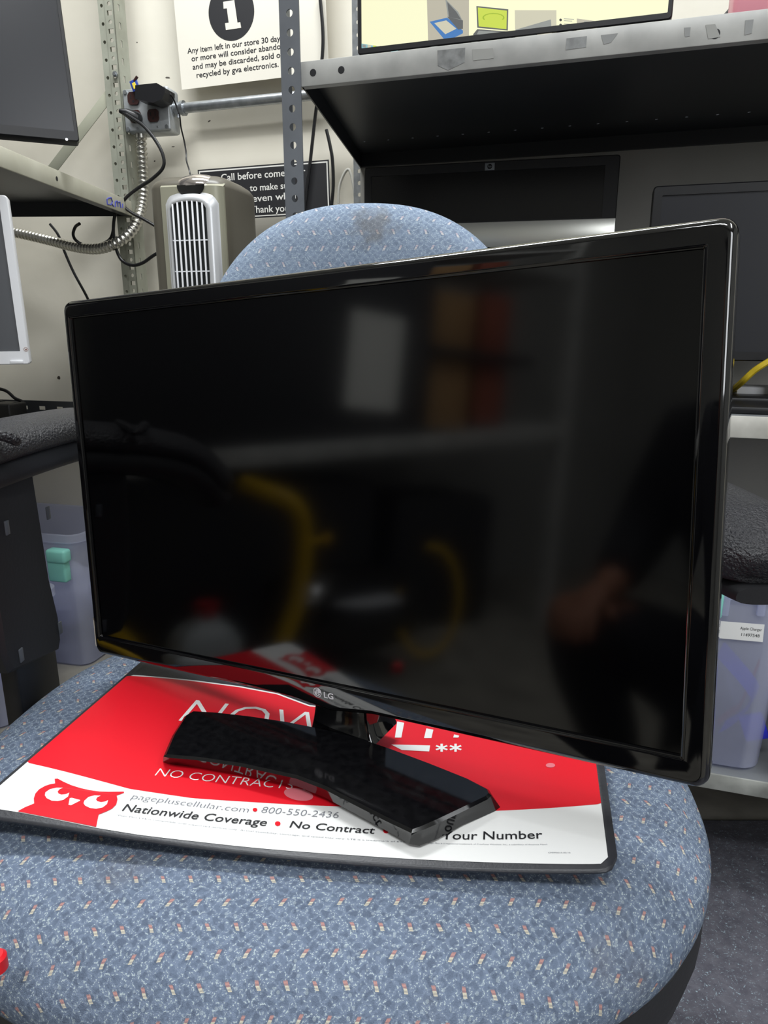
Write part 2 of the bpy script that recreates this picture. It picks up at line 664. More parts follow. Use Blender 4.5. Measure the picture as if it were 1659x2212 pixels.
b.rbox(V(0.62, 0.30, 0.004), V(0.62, 0, 0), V(0, 0.72, 0), V(0, 0, 0.004), 0.002)
tag(b.build('floor_mat', M_MATFLOOR), 'scuffed black rubber floor mat on the ground right of the chair', 'floor mat')

# ------------------------------------------------------------------ office chair
SEAT_Z = 0.460


CHX, CHY, CHR = -0.0542, 0.5600, -0.0820


def seat_loc(x, y):
    """chair-aligned offsets to world"""
    c, s_ = math.cos(CHR), math.sin(CHR)
    return V(CHX + x * c - y * s_, CHY + x * s_ + y * c)


def seat_xy(a, inset=0.0):
    """superellipse outline, fuller at the back than at the front"""
    ca, sa = math.cos(a), math.sin(a)
    n = 2.41 if sa < 0 else 2.41 + 0.13 * min(1, sa * 3)
    hx, hyf, hyb = 0.3169, 0.2545, 0.2863
    hy = hyb if sa > 0 else hyf
    x = math.copysign(abs(ca) ** (2 / n), ca) * (hx - inset)
    y = math.copysign(abs(sa) ** (2 / n), sa) * (hy - inset)
    return seat_loc(x, y)


def seat_h(x, y):
    """dished seat: side and back rise a little, front rolls down"""
    c, s_ = math.cos(-CHR), math.sin(-CHR)
    rx, ry = x - CHX, y - CHY
    dx, dy = (rx * c - ry * s_) / 0.31, (rx * s_ + ry * c) / 0.28
    return SEAT_Z - 0.004 + 0.006 * dx * dx - 0.010 * max(0, -dy) ** 3


chair = thing('office_chair', (CHX, CHY, 0), 'blue patterned fabric office chair with black armrests holding the wide black monitor', 'chair')
NA = 128
prof = [(0.010, -0.062, 0.128), (0.0025, -0.055, 0.118), (0.0, -0.046, 0.110), (0.0, -0.035, 0.099), (0.004, -0.026, 0.088), (0.012, -0.019, 0.075),
        (0.023, -0.009, 0.058), (0.038, -0.003, 0.040), (0.060, 0, 0.015), (0.085, 0, 0), (0.115, 0, 0), (0.145, 0, 0), (0.18, 0, 0), (0.215, 0, 0), (0.245, 0, 0)]
loops, uvs = [], []
for ins, dz, ext in prof:
    L = []
    for k in range(NA):
        a = 2 * math.pi * k / NA
        p = seat_xy(a, ins)
        q = seat_xy(a, min(ins, 0.075))
        base = seat_xy(a, 0.075)
        L.append(V(p[0], p[1], seat_h(*q if ins < 0.075 else p) + dz))
        d = unit(base - V(CHX, CHY))
        uvs.append(tuple((base + d * ext) if ext > 0 else p))
    loops.append(L)
b = MB()
b.loops(loops, 0, cap0=True, cap1=True, uvs=uvs)
b.build('seat', M_FAB, chair, smooth=180)
# plastic pan under the seat
b = MB()
L2 = []
for ins, z in ((0.012, -0.052), (0.0015, -0.056), (0.001, -0.085), (0.006, -0.110), (0.03, -0.130), (0.12, -0.138)):
    L2.append([V(*seat_xy(2 * math.pi * k / 64, ins), SEAT_Z + z) for k in range(64)])
b.loops(L2)
b.build('seat_pan', M_BLACKM, chair, smooth=50)
# backrest
bc, bu = V(-0.029, 0.872, 0.705), V(math.cos(-0.09), math.sin(-0.09), 0)
bn = unit(V(math.sin(-0.09), -math.cos(-0.09), 0.14))
bv = unit(np.cross(bu, -bn))
if bv[2] < 0:
    bv = -bv
loops, uvs = [], []
for ins, off, ext in ((0.05, -0.062, 0.13), (0.02, -0.058, 0.11), (0.004, -0.045, 0.09), (0.0, -0.030, 0.07), (0.004, -0.016, 0.055), (0.014, -0.005, 0.04), (0.03, 0.001, 0.02), (0.05, 0.004, 0),
                      (0.08, 0.005, 0), (0.12, 0.003, 0), (0.16, 0.001, 0), (0.19, 0, 0)):
    L = []
    for k in range(NA):
        a = 2 * math.pi * k / NA
        ca, sa = math.cos(a), math.sin(a)
        n = 2.35
        f = lambda i: (math.copysign(abs(ca) ** (2 / n), ca) * (0.212 - i), math.copysign(abs(sa) ** (2 / n), sa) * (0.255 - i))
        x, y = f(ins)
        x2, y2 = f(max(ins, 0.05))
        L.append(bc + bu * x + bv * y + bn * (off + 0.35 * x * x))
        d = unit(V(x2, y2))
        uvs.append((x2 + d[0] * ext, y2 + d[1] * ext) if ext else (x, y))
    loops.append(L)
b = MB()
b.loops(loops, 0, uvs=uvs)
b.build('backrest', M_FABB, chair, smooth=180)
b = MB()
b.tube(smooth_path([V(-0.03, 0.60, 0.33), V(-0.03, 0.86, 0.34), V(-0.03, 0.955, 0.42), V(-0.03, 0.965, 0.62)], 8), 0.022, 12)
b.build('backrest_support', M_BLACK, chair)
b = MB()
b.cyl(V(CHX, CHY, 0.10), V(0, 0, 0.24), 0.028, 24)
b.box(CHX - 0.09, CHX + 0.09, 0.43, 0.66, 0.300, 0.335)
b.build('gas_column', M_BLACK, chair)
b = MB()
for k in range(5):
    a = 2 * math.pi * k / 5 + 0.3
    d = V(math.cos(a), math.sin(a), 0)
    c0 = V(CHX, CHY, 0.12)
    b.tube([c0 + d * 0.02, c0 + d * 0.17 - V(0, 0, 0.02), c0 + d * 0.29 - V(0, 0, 0.05)], [0.026, 0.022, 0.016], 10)
fb = b.build('five_star_base', M_BLACK, chair)
for k in range(5):
    a = 2 * math.pi * k / 5 + 0.3
    d = V(math.cos(a), math.sin(a), 0)
    t = V(-d[1], d[0], 0)
    c0 = V(CHX, CHY, 0.028) + d * 0.29
    b = MB()
    b.cyl(c0 - t * 0.024, t * 0.02, 0.0275, 18)
    b.cyl(c0 + t * 0.004, t * 0.02, 0.0275, 18)
    b.cyl(c0, V(0, 0, 0.04), 0.006, 8)
    b.build('caster', M_BLACK, chair)


def arm_pad(path, w, h, mb, top=0):
    """rounded arm pad along a path: flat-bottomed oval section"""
    n = 24
    loops = []
    m = len(path)
    for i, (p, s) in enumerate(path):
        p = np.asarray(p)
        t = unit(np.asarray(path[min(i + 1, m - 1)][0]) - np.asarray(path[max(i - 1, 0)][0]))
        side = unit(np.cross(t, UP))
        up = unit(np.cross(side, t))
        L = []
        for k in range(n):
            a = 2 * math.pi * k / n
            ca, sa = math.cos(a), math.sin(a)
            e = 2.6
            x = math.copysign(abs(ca) ** (2 / e), ca) * w * s
            y = math.copysign(abs(sa) ** (2 / e), sa) * h * s
            if y < 0:
                y *= 0.75
            L.append(p + side * x + up * y)
        loops.append(L)
    mb.loops(loops, top)


# left arm: pad runs front to back, its front tip curls down
AD = unit(V(0.139, 0.99, 0))
AC = V(-0.363, 0.70, 0)
armz = aty(80, 948, 0.72)[2]
A_ = lambda t, dz: AC + AD * t + UP * (armz + dz)
ctrl = [A_(-0.205, -0.060), A_(-0.195, -0.038), A_(-0.165, -0.012), A_(-0.12, 0.0), A_(-0.05, 0.004), A_(0.05, 0.004), A_(0.13, 0.0), A_(0.16, -0.012)]
pts = smooth_path(ctrl, 6)
m_ = len(pts)
arm_l = MB()
arm_pad([(p, 0.25 + 0.75 * math.sqrt(min(1, i / 5)) if i < 5 else (0.3 + 0.7 * math.sqrt(min(1, (m_ - 1 - i) / 5)) if m_ - 1 - i < 5 else 1)) for i, p in enumerate(pts)], 0.042, 0.019, arm_l)
o = arm_l.build('armrest_pad', M_LEATHER, chair, smooth=60)
o['label'] = 'cracked pebbled black armrest pad'
b = MB()
arm_pad([(p - V(0, 0, 0.022), 0.25 + 0.75 * math.sqrt(min(1, i / 5)) if i < 5 else (0.3 + 0.7 * math.sqrt(min(1, (m_ - 1 - i) / 5)) if m_ - 1 - i < 5 else 1)) for i, p in enumerate(pts)][5:-3], 0.038, 0.019, b)
b.build('armrest_tray', M_BLACKM, chair, smooth=50)
# torn flap on the pad
b = MB()
tear = atz(8, 944, armz + 0.020)
b.tube(smooth_path([tear + V(-0.03, -0.01, -0.004), tear + V(0.0, -0.006, 0.003), tear + V(0.008, 0.004, -0.004), tear + V(-0.01, 0.01, 0.0), tear + V(-0.04, 0.012, 0.002)], 5), 0.0045, 8)
b.build('vinyl_tear', M_LEATHER, chair)
# sleeve of the left arm, seen on its inner face
xi = -0.352
py0, py1 = atx(20, 1300, xi)[1], atx(118, 1300, xi)[1]
yb0, yb1 = atx(18, 1455, xi)[1], atx(134, 1385, xi)[1]
print('sleeve y', py0, py1, yb0, yb1, 'z', atx(20, 1460, xi)[2], atx(134, 1390, xi)[2])
zt = armz - 0.03
zb0, zb1 = atx(18, 1462, xi)[2], atx(134, 1392, xi)[2]
b = MB()
prof = [(yb0 + 0.004, zt), (yb0 - 0.002, zt - 0.08), (yb0 - 0.001, zb0 + 0.02), (yb0 + 0.006, zb0), (yb0 + 0.012, zb0 - 0.002),
        (yb1 - 0.006, zb1 - 0.004), (yb1, zb1 + 0.004), (yb1 + 0.001, zb1 + 0.03), (yb1 - 0.008, zb1 + 0.08), (yb1 - 0.014, zt)]
outer = [[V(x, y + ((0.004 if y < (yb0 + yb1) / 2 else -0.004) if ed else 0), z + (0.003 if ed and z < zt - 0.15 else 0)) for y, z in prof] for x, ed in ((xi, 1), (xi - 0.004, 0), (xi - 0.034, 0), (xi - 0.038, 1))]
b.loops(outer)
o = b.build('arm_sleeve', M_BLACKM, chair, smooth=30)
for px, py in ((15, 1140), (104, 1108), (46, 1415), (130, 1356)):
    c = atx(px, py, xi + 0.0005)
    q = MB()
    q.rbox(c, V(0.001, 0, 0), V(0, 0.0032, 0), V(0, 0, 0.0068), 0.0005)
    o2 = q.build('clip', mat('grey_clip', (84, 88, 94), 0.4) if 'grey_clip' not in bpy.data.materials else bpy.data.materials['grey_clip'], o)
    o2['label'] = 'small grey clip'
xp = xi - 0.010
b = MB()
pa, pb = atx(40, 1470, xp), atx(124, 1420, xp)
b.rbox(V(xp - 0.009, (pa[1] + pb[1]) / 2, 0.46), V(0.009, 0, 0), V(0, (pb[1] - pa[1]) / 2, 0), V(0, 0, 0.14), 0.003)
b.rbox(V(-0.27, (pa[1] + pb[1]) / 2, 0.315), V(0.10, 0, 0), V(0, (pb[1] - pa[1]) / 2, 0), V(0, 0, 0.008), 0.003)
b.build('arm_post', M_BLACK, chair)

# right arm
ax = 0.292
rz = 0.638
ctrl = [V(ax, 0.505, rz - 0.006), V(ax, 0.512, rz - 0.002), V(ax, 0.535, rz), V(ax, 0.57, rz + 0.002), V(ax, 0.64, rz + 0.002), V(ax, 0.76, rz), V(ax, 0.80, rz - 0.004)]
pts = smooth_path(ctrl, 6)
m_ = len(pts)
sc = [math.sqrt(min(1.0, 0.04 + (i / 16.0) * 1.0)) if i < 16 else (math.sqrt(max(0.08, (m_ - 1 - i) / 6)) if m_ - 1 - i < 6 else 1) for i in range(m_)]
b = MB()
arm_pad([(p, s) for p, s in zip(pts, sc)], 0.047, 0.034, b)
b.build('armrest_pad', M_LEATHER, chair, smooth=80)
b = MB()
arm_pad([(p - V(0, 0, 0.026), s) for p, s in zip(pts, sc)][6:-4], 0.034, 0.014, b)
b.rbox(V(0.30, 0.68, 0.46), V(0.012, 0, 0), V(0, 0.032, 0), V(0, 0, 0.155), 0.003)
b.rbox(V(0.21, 0.68, 0.315), V(0.10, 0, 0), V(0, 0.032, 0), V(0, 0, 0.008), 0.003)
b.build('arm_post', M_BLACKM, chair, smooth=50)

# ------------------------------------------------------------------ counter mat on the seat
ZM = CAMZ - 0.335
FL, FR, BL = atz(-78, 1757, ZM), atz(1338, 1874, ZM), atz(302, 1432, ZM)
MW, MD = np.linalg.norm(FR - FL), np.linalg.norm(BL - FL)
MU = unit(FR - FL)
MV = unit(BL - FL)
MD *= 1.16
SAGP = np.polyfit([0, .06, .174, .286, .396, .504, .585, .665, .78, .912, 1], [-.0005, -.0025, -.0045, -.009, -.0117, -.0137, -.0137, -.0131, -.0107, -.0070, -.002], 5)
_mi = np.linalg.inv(np.array([MU[:2], MV[:2]]).T)


def mat_z(u, v):
    return float(np.polyval(SAGP, min(1.0, max(0.0, u / MW)))) + 0.001


def mat_pt(u, v, off=0.0):
    return FL + MU * u + MV * v + V(0, 0, mat_z(u, v) + off)


def mat_uv(px, py):
    z = ZM
    for _ in range(14):
        p = atz(px, py, z)
        u, v = _mi @ (p - FL)[:2]
        z = ZM + mat_z(u, v)
    return float(u), float(v)


def rr_poly(x0, x1, y0, y1, r, n=6):
    out = []
    for cx, cy, a0 in ((x1 - r, y0 + r, -90), (x1 - r, y1 - r, 0), (x0 + r, y1 - r, 90), (x0 + r, y0 + r, 180)):
        for k in range(n + 1):
            a = math.radians(a0 + 90 * k / n)
            out.append((cx + r * math.cos(a), cy + r * math.sin(a)))
    return out


def sheet_on_mat(mb, x0, x1, ylo, yhi, off, mi, n=90, r=0.0):
    """strip between two curves ylo(u), yhi(u) lying on the mat"""
    A, B_ = [], []
    for k in range(n + 1):
        u = x0 + (x1 - x0) * k / n
        lo, hi = ylo(u), yhi(u)
        if r > 0:
            e = min(u - x0, x1 - u)
            if e < r:
                c = r - math.sqrt(max(0, r * r - (r - e) ** 2))
                lo, hi = lo + c, hi - c
        A.append(mat_pt(u, lo, off))
        B_.append(mat_pt(u, hi, off))
    fs = [(k, k + 1, n + 2 + k, n + 1 + k) for k in range(n)]
    mb.add(A + B_, fs, mi)


def interp(pts):
    xs = [p[0] for p in pts]
    ys = [p[1] for p in pts]
    return lambda u: float(np.interp(u, xs, ys))


cm = thing('counter_mat', mat_pt(MW / 2, MD / 2, -0.006), 'red and white printed counter mat with owl emblem on the blue seat', 'mat')
# rubber body: grid slab with rounded corners
b = MB()
n = 80
loops = []
TH = 0.0035
cols = []
for k in range(n + 1):
    e = 0.5 - 0.5 * math.cos(math.pi * k / n)
    u = MW * (0.7 * k / n + 0.3 * e)
    ed = min(u, MW - u)
    r = 0.012
    c = r - math.sqrt(max(0, r * r - (r - ed) ** 2)) if ed < r else 0
    ring = []
    for v, o_ in ((c, -TH), (c - 0.0008, -TH * 0.5), (c, -0.0006), (c + 0.0008, 0), (MD - c - 0.0008, 0), (MD - c, -0.0006), (MD - c, -TH)):
        ring.append(mat_pt(u, v, o_))
    loops.append(ring)
b.loops(loops)
b.build('rubber_base', M_RUBBER, cm, smooth=40)
# printed sheet: white, red band, lettering
b = MB()
pu = lambda px, py: mat_uv(px, py)
left_in = 0.0030
right_in = MW - 0.0060
front = interp([(0, pu(0, 1747)[1])] + [pu(*p) for p in ((38, 1755), (208, 1789), (300, 1804), (428, 1819), (560, 1833), (762, 1848), (1016, 1862), (1294, 1867))])
vb = pu(287, 1459)[1]
print('mat', MW, MD, 'back white', vb, pu(420, 1470), pu(600, 1500), pu(670, 1524), 'left', pu(100, 1607), pu(0, 1690), 'right', pu(1315, 1850), pu(1290, 1700))
back = interp([(0, vb)] + [pu(*p) for p in ((350, 1463), (420, 1470), (520, 1483), (600, 1498), (670, 1524))] + [(0.26, pu(670, 1524)[1]), (1, pu(670, 1524)[1])])
sheet_on_mat(b, left_in, right_in, front, back, 0.0003, 0, r=0.006)
red_px = [(57, 1648), (150, 1670), (280, 1705), (415, 1725), (550, 1734), (730, 1743), (900, 1752), (1061, 1753), (1180, 1747), (1294, 1738)]
red = interp([(-0.1, pu(57, 1648)[1])] + [pu(*p) for p in red_px] + [(1, pu(1294, 1738)[1])])
sheet_on_mat(b, left_in, right_in, red, lambda u: back(u) - 0.0024, 0.0005, 1, n=160, r=0.001)


def mat_text(mb, s, p0, p1, pc, mi, off=0.0008, bold=0.0, shear=0.0, cap=None):
    """baseline from pixel p0 to p1; pc is a pixel at cap height above p0"""
    a, c = V(*pu(*p0)), V(*pu(*p1))
    ex = unit(c - a)
    ey = V(-ex[1], ex[0])
    vs, fs, w = text2d(s, bold, shear)
    W_ = np.linalg.norm(c - a)
    H_ = cap if cap else (V(*pu(*pc)) - a) @ ey
    out = []
    for x, y in vs:
        q = a + ex * (x * W_ / w) + ey * (y * H_)
        out.append(mat_pt(q[0], q[1], off))
    mb.add(out, fs, mi)
    return H_


def mat_poly(mb, pxs, mi, off):
    """polygon given by outline pixels, ear-clipped and laid on the mat"""
    q = [pu(*p) for p in pxs]
    from mathutils.geometry import tessellate_polygon
    tri = tessellate_polygon([[Vector((x, y, 0)) for x, y in q]])
    mb.add([mat_pt(x, y, off) for x, y in q], [tuple(t) for t in tri], mi)


def mat_ellipse(mb, c, rx, ry, mi, off, a0=0, a1=360, rot=0, n=28):
    q = []
    for k in range(n + 1):
        a = math.radians(a0 + (a1 - a0) * k / n)
        x, y = rx * math.cos(a), ry * math.sin(a)
        ca, sa = math.cos(math.radians(rot)), math.sin(math.radians(rot))
        q.append((c[0] + x * ca - y * sa, c[1] + x * sa + y * ca))
    mat_poly(mb, q, mi, off)


mat_text(b, 'NOW', (385, 1559), (700, 1592), (418, 1509), 0, 0.0008, bold=-0.012)
mat_text(b, 'NO CONTRACTS. NO', (334, 1677), (712, 1712), (352, 1661), 0, 0.0008, bold=-0.012)
for cx_ in (954, 984):
    for k in range(3):
        a = math.radians(90 + 60 * k)
        dx, dy = math.cos(a), -math.sin(a) * 0.62
        nx_, ny_ = -math.sin(a) * 2.6, -math.cos(a) * 0.62 * 2.6
        c_ = (cx_, 1617)
        mat_poly(b, [(c_[0] + dx * 14 + nx_, c_[1] + dy * 14 + ny_), (c_[0] + dx * 14 - nx_, c_[1] + dy * 14 - ny_), (c_[0] - dx * 14 - nx_, c_[1] - dy * 14 - ny_), (c_[0] - dx * 14 + nx_, c_[1] - dy * 14 + ny_)], 0, 0.0008 + 0.00002 * k)
mat_poly(b, [(853, 1595), (858, 1560), (873, 1563), (867, 1595)], 0, 0.0008)
mat_poly(b, [(916, 1596), (921, 1575), (936, 1578), (932, 1596)], 0, 0.0008)
mat_poly(b, [(845, 1610), (929, 1612), (927, 1625), (868, 1622)], 0, 0.0008)
mat_poly(b, [(979, 1595), (981, 1588), (992, 1591), (990, 1595)], 0, 0.0008)
mat_text(b, 'pagepluscellular.com', (283, 1727), (535, 1757), (290, 1715), 3, 0.0008, bold=-0.014)
mat_ellipse(b, (551, 1751), 5, 4, 1, 0.0008)
mat_text(b, '800-550-2436', (563, 1757), (730, 1769), (567, 1743), 3, 0.0008, bold=-0.014)
mat_text(b, 'Nationwide Coverage', (263, 1753), (574, 1786), (270, 1737), 2, 0.0008, bold=0.008)
mat_ellipse(b, (600, 1781), 6, 5, 1, 0.0008)
mat_text(b, 'No Contract', (625, 1789), (808, 1803), (629, 1774), 2, 0.0008, bold=0.008)
mat_ellipse(b, (834, 1797), 6, 5, 1, 0.0008)
mat_text(b, 'Your Number', (953, 1815), (1172, 1813), (955, 1797), 2, 0.0008, bold=0.006)
mat_text(b, '*Page Plus LTE is compatible with supported devices only. Actual availability, coverage, and speed may vary. LTE is a trademark of ETSI.', (250, 1763), (880, 1822), (250, 1759), 3, 0.0008, cap=0.0011)
mat_text(b, 'Page Plus is a registered trademark of TracFone Wireless, Inc., a subsidiary of America Movil.', (925, 1824), (1183, 1827), (925, 1820), 3, 0.0008, cap=0.0011)
mat_text(b, 'CMPP0015-05/15', (1184, 1845), (1232, 1845), (1184, 1842), 3, 0.0008, cap=0.0011)
OW = lambda x, y: (x * 0.18083, 1660 + y * 0.18083)
owl = [(655, 135), (690, 132), (760, 170), (850, 210), (960, 245), (1070, 270), (1190, 287), (1300, 290), (1480, 288), (1485, 300), (1395, 332), (1405, 380), (1390, 440), (1340, 490), (1270, 525), (1180, 560), (1160, 660),
       (1150, 708), (700, 618), (212, 523), (300, 475), (410, 430), (405, 370), (425, 310), (470, 260), (540, 220), (600, 200), (660, 190)]
mat_poly(b, [OW(*p) for p in owl], 1, 0.0009)
for pts in (((545, 300), (600, 262), (680, 245), (755, 246), (715, 262), (690, 290), (700, 315), (735, 328), (790, 322), (830, 303), (815, 350), (760, 390), (690, 405), (620, 400), (560, 370), (538, 335)),
            ((1010, 400), (1060, 355), (1130, 337), (1205, 340), (1165, 358), (1148, 385), (1165, 408), (1210, 418), (1260, 410), (1293, 393), (1280, 440), (1230, 480), (1150, 497), (1080, 488), (1020, 460), (1000, 430)),
            ((835, 370), (860, 366), (960, 392), (955, 402), (850, 455), (820, 450))):
    mat_poly(b, [OW(*p) for p in pts], 0, 0.0011)
# scuffs where the red has rubbed off
mat_ellipse(b, (1189, 1655), 10, 5, 4, 0.0008)
mat_ellipse(b, (645, 1718), 32, 13, 4, 0.0008, rot=10)
mat_ellipse(b, (645, 1600), 9, 5, 4, 0.0008)
b.build('printed_sheet', [M_PWHITE, M_RED, M_INK, M_GREYINK, M_PINK], cm, smooth=0)

# ------------------------------------------------------------------ the black monitor
PX = {'tl': (131, 651), 'tr': (1597, 461), 'bl': (203, 1412), 'br': (1526, 1712)}
K_ = np.array([[FPX, 0, CX], [0, FPX, CY], [0, 0, 1]])
A_ = []
for (X_, Y_), (x_, y_) in zip([(0, 0), (1, 0), (0, 1), (1, 1)], [PX['tl'], PX['tr'], PX['bl'], PX['br']]):
    A_.append([X_, Y_, 1, 0, 0, 0, -x_ * X_, -x_ * Y_, -x_])
    A_.append([0, 0, 0, X_, Y_, 1, -y_ * X_, -y_ * Y_, -y_])
Hm = np.linalg.svd(np.array(A_, float))[2][-1].reshape(3, 3)
Mm = np.linalg.inv(K_) @ Hm
if Mm[2, 2] < 0:
    Mm = -Mm
sc_ = 0.557 / np.linalg.norm(Mm[:, 0])
EX, EY, TL = RC @ (Mm[:, 0] * sc_), RC @ (Mm[:, 1] * sc_), RC @ (Mm[:, 2] * sc_) + CAMP
MWD, MHT = np.linalg.norm(EX), np.linalg.norm(EY)
EX = unit(EX)
EY = EY - EX * (EY @ EX)
EY = unit(EY)
EN = -np.cross(EX, EY)


def mp(x, y, d=0.0):
    return TL + EX * x + EY * y + EN * d


def mloc(px, py, d=0.0):
    p = atplane(px, py, TL + EN * d, EN) - TL
    return p @ EX, p @ EY


def rr_loop(x0, x1, y0, y1, r, ns=14, nc=6, bump=None):
    """rounded rectangle as a loop with subdivided sides (clockwise seen from the front)"""
    out = []
    cs = [(x1 - r, y0 + r, -90), (x1 - r, y1 - r, 0), (x0 + r, y1 - r, 90), (x0 + r, y0 + r, 180)]
    for i, (cx, cy, a0) in enumerate(cs):
        arc = [(cx + r * math.cos(math.radians(a0 + 90 * k / nc)), cy + r * math.sin(math.radians(a0 + 90 * k / nc))) for k in range(nc + 1)]
        out += arc
        nx = cs[(i + 1) % 4]
        nxt = (nx[0] + r * math.cos(math.radians(nx[2])), nx[1] + r * math.sin(math.radians(nx[2])))
        for k in range(1, ns):
            t = k / ns
            out.append((arc[-1][0] + (nxt[0] - arc[-1][0]) * t, arc[-1][1] + (nxt[1] - arc[-1][1]) * t))
    if bump:
        out = [bump(x, y) for x, y in out]
    return out


sx0, sy0 = mloc(150, 688)
sx1, _ = mloc(1518, 538)
sx0b, sy1 = mloc(215, 1370)
sx1b, sy1b = mloc(1468, 1640)
print('screen', sx0, sx0b, sx1, sx1b, sy0, mloc(1518, 538)[1], sy1, sy1b, 'of', MWD, MHT)
ix0, ix1 = (sx0 + sx0b) / 2, (sx1 + sx1b) / 2
iy0, iy1 = (sy0 + mloc(1518, 538)[1]) / 2, (sy1 + sy1b) / 2
bx = mloc(705, 1530)[0]


def chin(x, y):
    if y > MHT * 0.9:
        y = y + 0.0050 * math.exp(-((x - bx) / 0.030) ** 4) * (1 if y > MHT - 0.006 else 0.4)
    return x, y


ORIGIN = atz(720, 1690, ZM - 0.0105)
mon = thing('monitor', ORIGIN, 'large black widescreen monitor on a curved glossy stand, standing on the red printed mat', 'monitor')
b = MB()
loops = []
for ins, d, r in ((0.006, -0.030, 0.006), (0.001, -0.027, 0.008), (0.0, -0.024, 0.009), (0.0, -0.016, 0.009), (0.0014, -0.0155, 0.008), (0.0014, -0.0135, 0.008), (0.0, -0.013, 0.009), (0.0, -0.0065, 0.009), (0.0006, -0.0035, 0.009), (0.0020, -0.0012, 0.008), (0.0042, 0.0, 0.007), (0.0052, 0.0, 0.0065)):
    loops.append([mp(x, y, d) for x, y in rr_loop(ins, MWD - ins, ins, MHT - ins, r, bump=chin)])
for ext, d in ((0.0028, 0.0), (0.0016, -0.0001), (0.0004, -0.0010), (0.0, -0.0030)):
    loops.append([mp(x, y, d) for x, y in rr_loop(ix0 - ext, ix1 + ext, iy0 - ext, iy1 + ext, 0.001)])
b.loops(loops, cap0=True, cap1=False)
b.build('bezel', M_BLACKG, mon, smooth=40)
b = MB()
b.add([mp(ix0 - 0.002, iy0 - 0.002, -0.0029), mp(ix1 + 0.002, iy0 - 0.002, -0.0029), mp(ix1 + 0.002, iy1 + 0.002, -0.0029), mp(ix0 - 0.002, iy1 + 0.002, -0.0029)], [(0, 1, 2, 3)])
b.build('screen', M_SCREEN, mon, smooth=0)
b = MB()
loops = []
for ins, d, r in ((0.006, -0.0295, 0.006), (0.02, -0.036, 0.012), (0.06, -0.046, 0.02), (0.10, -0.048, 0.02)):
    loops.append([mp(x, y, d) for x, y in rr_loop(ins, MWD - ins, ins * 0.7, MHT - ins * 0.7, r)])
b.loops(loops)
b.build('back_cover', M_BLACKM, mon, smooth=30)
# maker's mark
M_LOGO = mat('silver_mark', (206, 204, 208), 0.35)
b = MB()
lc = mp(*mloc(685.5, 1496, 0.0003), 0.0003)
lr = (mloc(694.6, 1497)[0] - mloc(676.4, 1493)[0]) / 2
disc(b, lc, EX, EY, lr, 36)
LD = EN * 0.00015
for k in range(34):
    a, c = math.radians(8 + 8 * k), math.radians(8 + 8 * (k + 1))
    b.add([lc + LD + EX * r * math.cos(t) + EY * r * math.sin(t) for r, t in ((lr * 0.82, a), (lr * 0.82, c), (lr * 0.70, c), (lr * 0.70, a))], [(0, 1, 2, 3)], 1)
b.add([lc + LD + EX * x * lr + EY * y * lr for x, y in ((-0.08, -0.42), (0.04, -0.42), (0.04, 0.34), (0.24, 0.34), (0.24, 0.46), (-0.08, 0.46))], [(0, 1, 2, 3, 4, 5)], 1)
b.add([lc + LD + EX * x * lr + EY * y * lr for x, y in ((0.26, 0.0), (0.82, 0.0), (0.82, 0.12), (0.26, 0.12))], [(0, 1, 2, 3)], 1)
disc(b, lc + LD + EX * -0.36 * lr + EY * -0.32 * lr, EX, EY, lr * 0.12, 10, 1)
o1 = mp(*mloc(699.8, 1506.5, 0.0003), 0.0003)
o2 = mp(*mloc(720.5, 1511.2, 0.0003), 0.0003)
put_text(b, 'LG', o1, EX, -EY, 0.0050, width=np.linalg.norm(o2 - o1), bold=0.03)
b.build('maker_mark', [M_LOGO, M_INK], mon, smooth=0)
# price sticker wrapped over the lower left edge
b = MB()
y0s, y1s = mloc(193, 1331)[1], mloc(206, 1395)[1]
xe = 0.0046
for k, (pth) in enumerate([[(-0.0006, -0.012), (-0.0006, -0.0062), (0.0001, -0.0030), (0.0016, -0.0007), (0.0036, 0.0006), (xe, 0.0007)]]):
    A = [mp(x, y0s + (0.004 if i < 2 else 0.0035 * (i / 5) ** 2), d) for i, (x, d) in enumerate(pth)]
    B_ = [mp(x, y1s - (0.002 if i < 4 else 0), d) for i, (x, d) in enumerate(pth)]
    nn = len(A)
    b.add(A + B_, [(i, i + 1, nn + i + 1, nn + i) for i in range(nn - 1)])
o = b.build('sticker', mat('cream_sticker', (232, 224, 208), 0.6), mon)
o['label'] = 'small cream sticker on the lower left edge'

# stand: curved slab
ZB = ZM - 0.0075
TB = 0.0125
bot = [(352, 1646), (362, 1650), (420, 1657), (520, 1672), (640, 1698), (700, 1722), (760, 1754), (830, 1792), (884, 1823), (906, 1827), (945, 1812), (1000, 1782), (1070, 1752), (1081, 1744)]
top = [(353, 1634), (363, 1637), (424, 1642), (520, 1656), (640, 1682), (700, 1705), (760, 1736), (830, 1772), (889, 1800), (914, 1793), (948, 1778), (1000, 1753), (1053, 1727), (1062, 1718)]
topb = [(1056, 1706), (1010, 1682), (930, 1650), (850, 1620), (780, 1596), (730, 1583), (690, 1574), (620, 1560), (540, 1548), (470, 1540), (418, 1537), (398, 1548), (372, 1590)]






def base_pt(px, py, dz):
    z = ZM
    for _ in range(12):
        p = atz(px, py, z + dz)
        u = float((_mi @ (p - FL)[:2])[0])
        z = ZM - 0.0060 - (u - 0.125) / 0.255 * 0.0026
    return p


